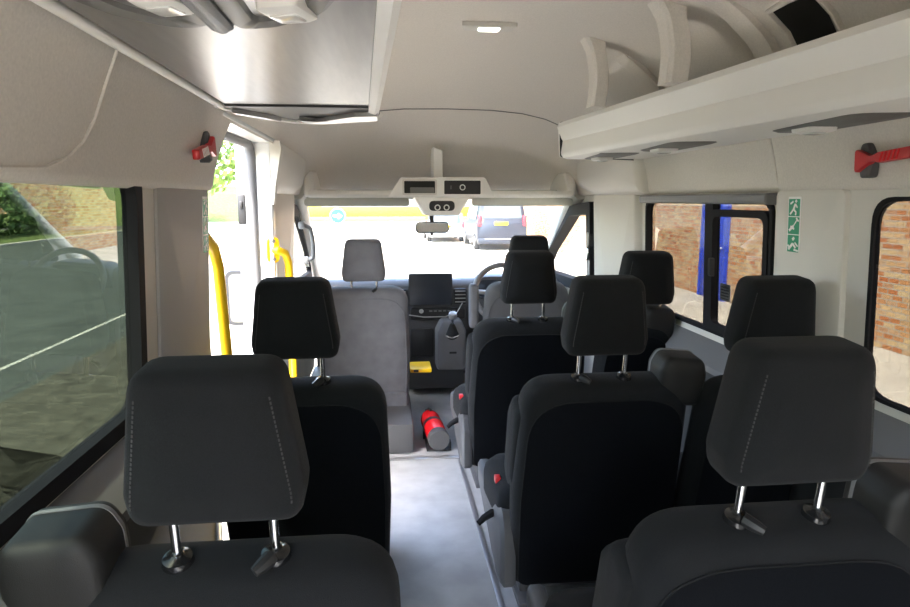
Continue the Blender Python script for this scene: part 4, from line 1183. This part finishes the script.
bm = NB(); lathe(bm, [(0.40, -0.022), (0.44, -0.022), (0.44, -0.004), (0.40, -0.004)], (0, 0, 1.10), (0, -1, 0), 32); link('disc_rim', bm, M['white'], pl, smooth=30)
bm = NB(); slab(bm, [(-0.26, 1.05), (0.03, 1.05), (0.03, 0.93), (0.27, 1.10), (0.03, 1.27), (0.03, 1.15), (-0.26, 1.15)], [(0, -0.03), (0, -0.02)]); link('arrow', bm, M['white'], pl, smooth=0)
bm = NB(); tube(bm, [(0, 0.03, 0), (0, 0.03, 1.3)], 0.035, 10); link('post', bm, M['greyplastic'], rs)
# parked cars far behind the fence show as pale roofs
# grassy bank beyond the yard
bm = NB()
extrude_x(bm, [(58, GZ - 0.2), (62, GZ + 0.1), (72, 2.0), (80, 3.0), (95, 3.2), (95, GZ - 0.2)], -60, -9.5)
struct(link('ground_bank', bm, M['grass'], smooth=0))
# trees and hedge on the left
def leaves(bm, c, r, n, size):
    for _ in range(n):
        while True:
            p = Vector((random.uniform(-1, 1), random.uniform(-1, 1), random.uniform(-1, 1)))
            if p.length < 1: break
        p = p.normalized() * (0.55 + 0.45 * p.length)
        q = Vector((c[0] + p.x * r[0], c[1] + p.y * r[1], c[2] + p.z * r[2]))
        a = Vector((random.gauss(0, 1), random.gauss(0, 1), random.gauss(0, 1))).normalized()
        b = a.orthogonal().normalized()
        cc = a.cross(b)
        s = size * random.uniform(0.6, 1.3)
        vs = [bm.verts.new(q + b * s), bm.verts.new(q + cc * s * 0.5), bm.verts.new(q - b * s), bm.verts.new(q - cc * s * 0.5)]
        bm.faces.new(vs)
def tree(label, x, y, h, r, m):
    t = thing('tree', label, 'tree', (x, y, GZ + 0.05), 0, 'trees beyond the road')
    bm = NB(); tube(bm, [(0, 0, 0), (0.1, 0, h * 0.3), (0, 0.1, h * 0.6)], [0.28, 0.2, 0.1], 10); link('trunk', bm, M['bark'], t)
    bm = NB()
    for k in range(7):
        a = k * 2.4
        leaves(bm, (math.cos(a) * r * 0.45, math.sin(a) * r * 0.45, h * (0.45 + 0.08 * k)), (r * 0.75, r * 0.75, h * 0.24), 520, 0.34)
    link('crown', bm, m, t, smooth=0)
for k, (x, y, lab) in enumerate(((-40, 88, 'broad pale green tree on the grassy bank, far left of the doorway view'), (-25, 86, 'broad pale green tree on the grassy bank in the doorway view'), (-11, 89, 'broad pale green tree on the grassy bank, right of the doorway view'))):
    GZs = GZ; GZ = 2.9
    tree(lab, x, y, 13, 5.0, M['leaf'])
    GZ = GZs
tree('bright green tree seen through the top of the open doorway', -13.0, 42, 11, 3.4, M['leaf'])
tree('tall tree left of the open doorway view', -20.5, 54, 12, 4.0, M['leaf'])
tree('tree behind the lawn hidden mostly by the left pillar', -29, 34, 9, 3.6, M['leafdark'])
hg = thing('hedge', 'dark green hedge along the far side of the road outside the left window', 'hedge', (-21, 26, GZ + 0.05))
bm = NB()
for k in range(22):
    leaves(bm, (random.uniform(-0.2, 0.2), -16.5 + k * 1.6, 1.5), (1.3, 1.4, 1.7), 330, 0.22)
link('foliage', bm, M['leafdark'], hg, smooth=0)
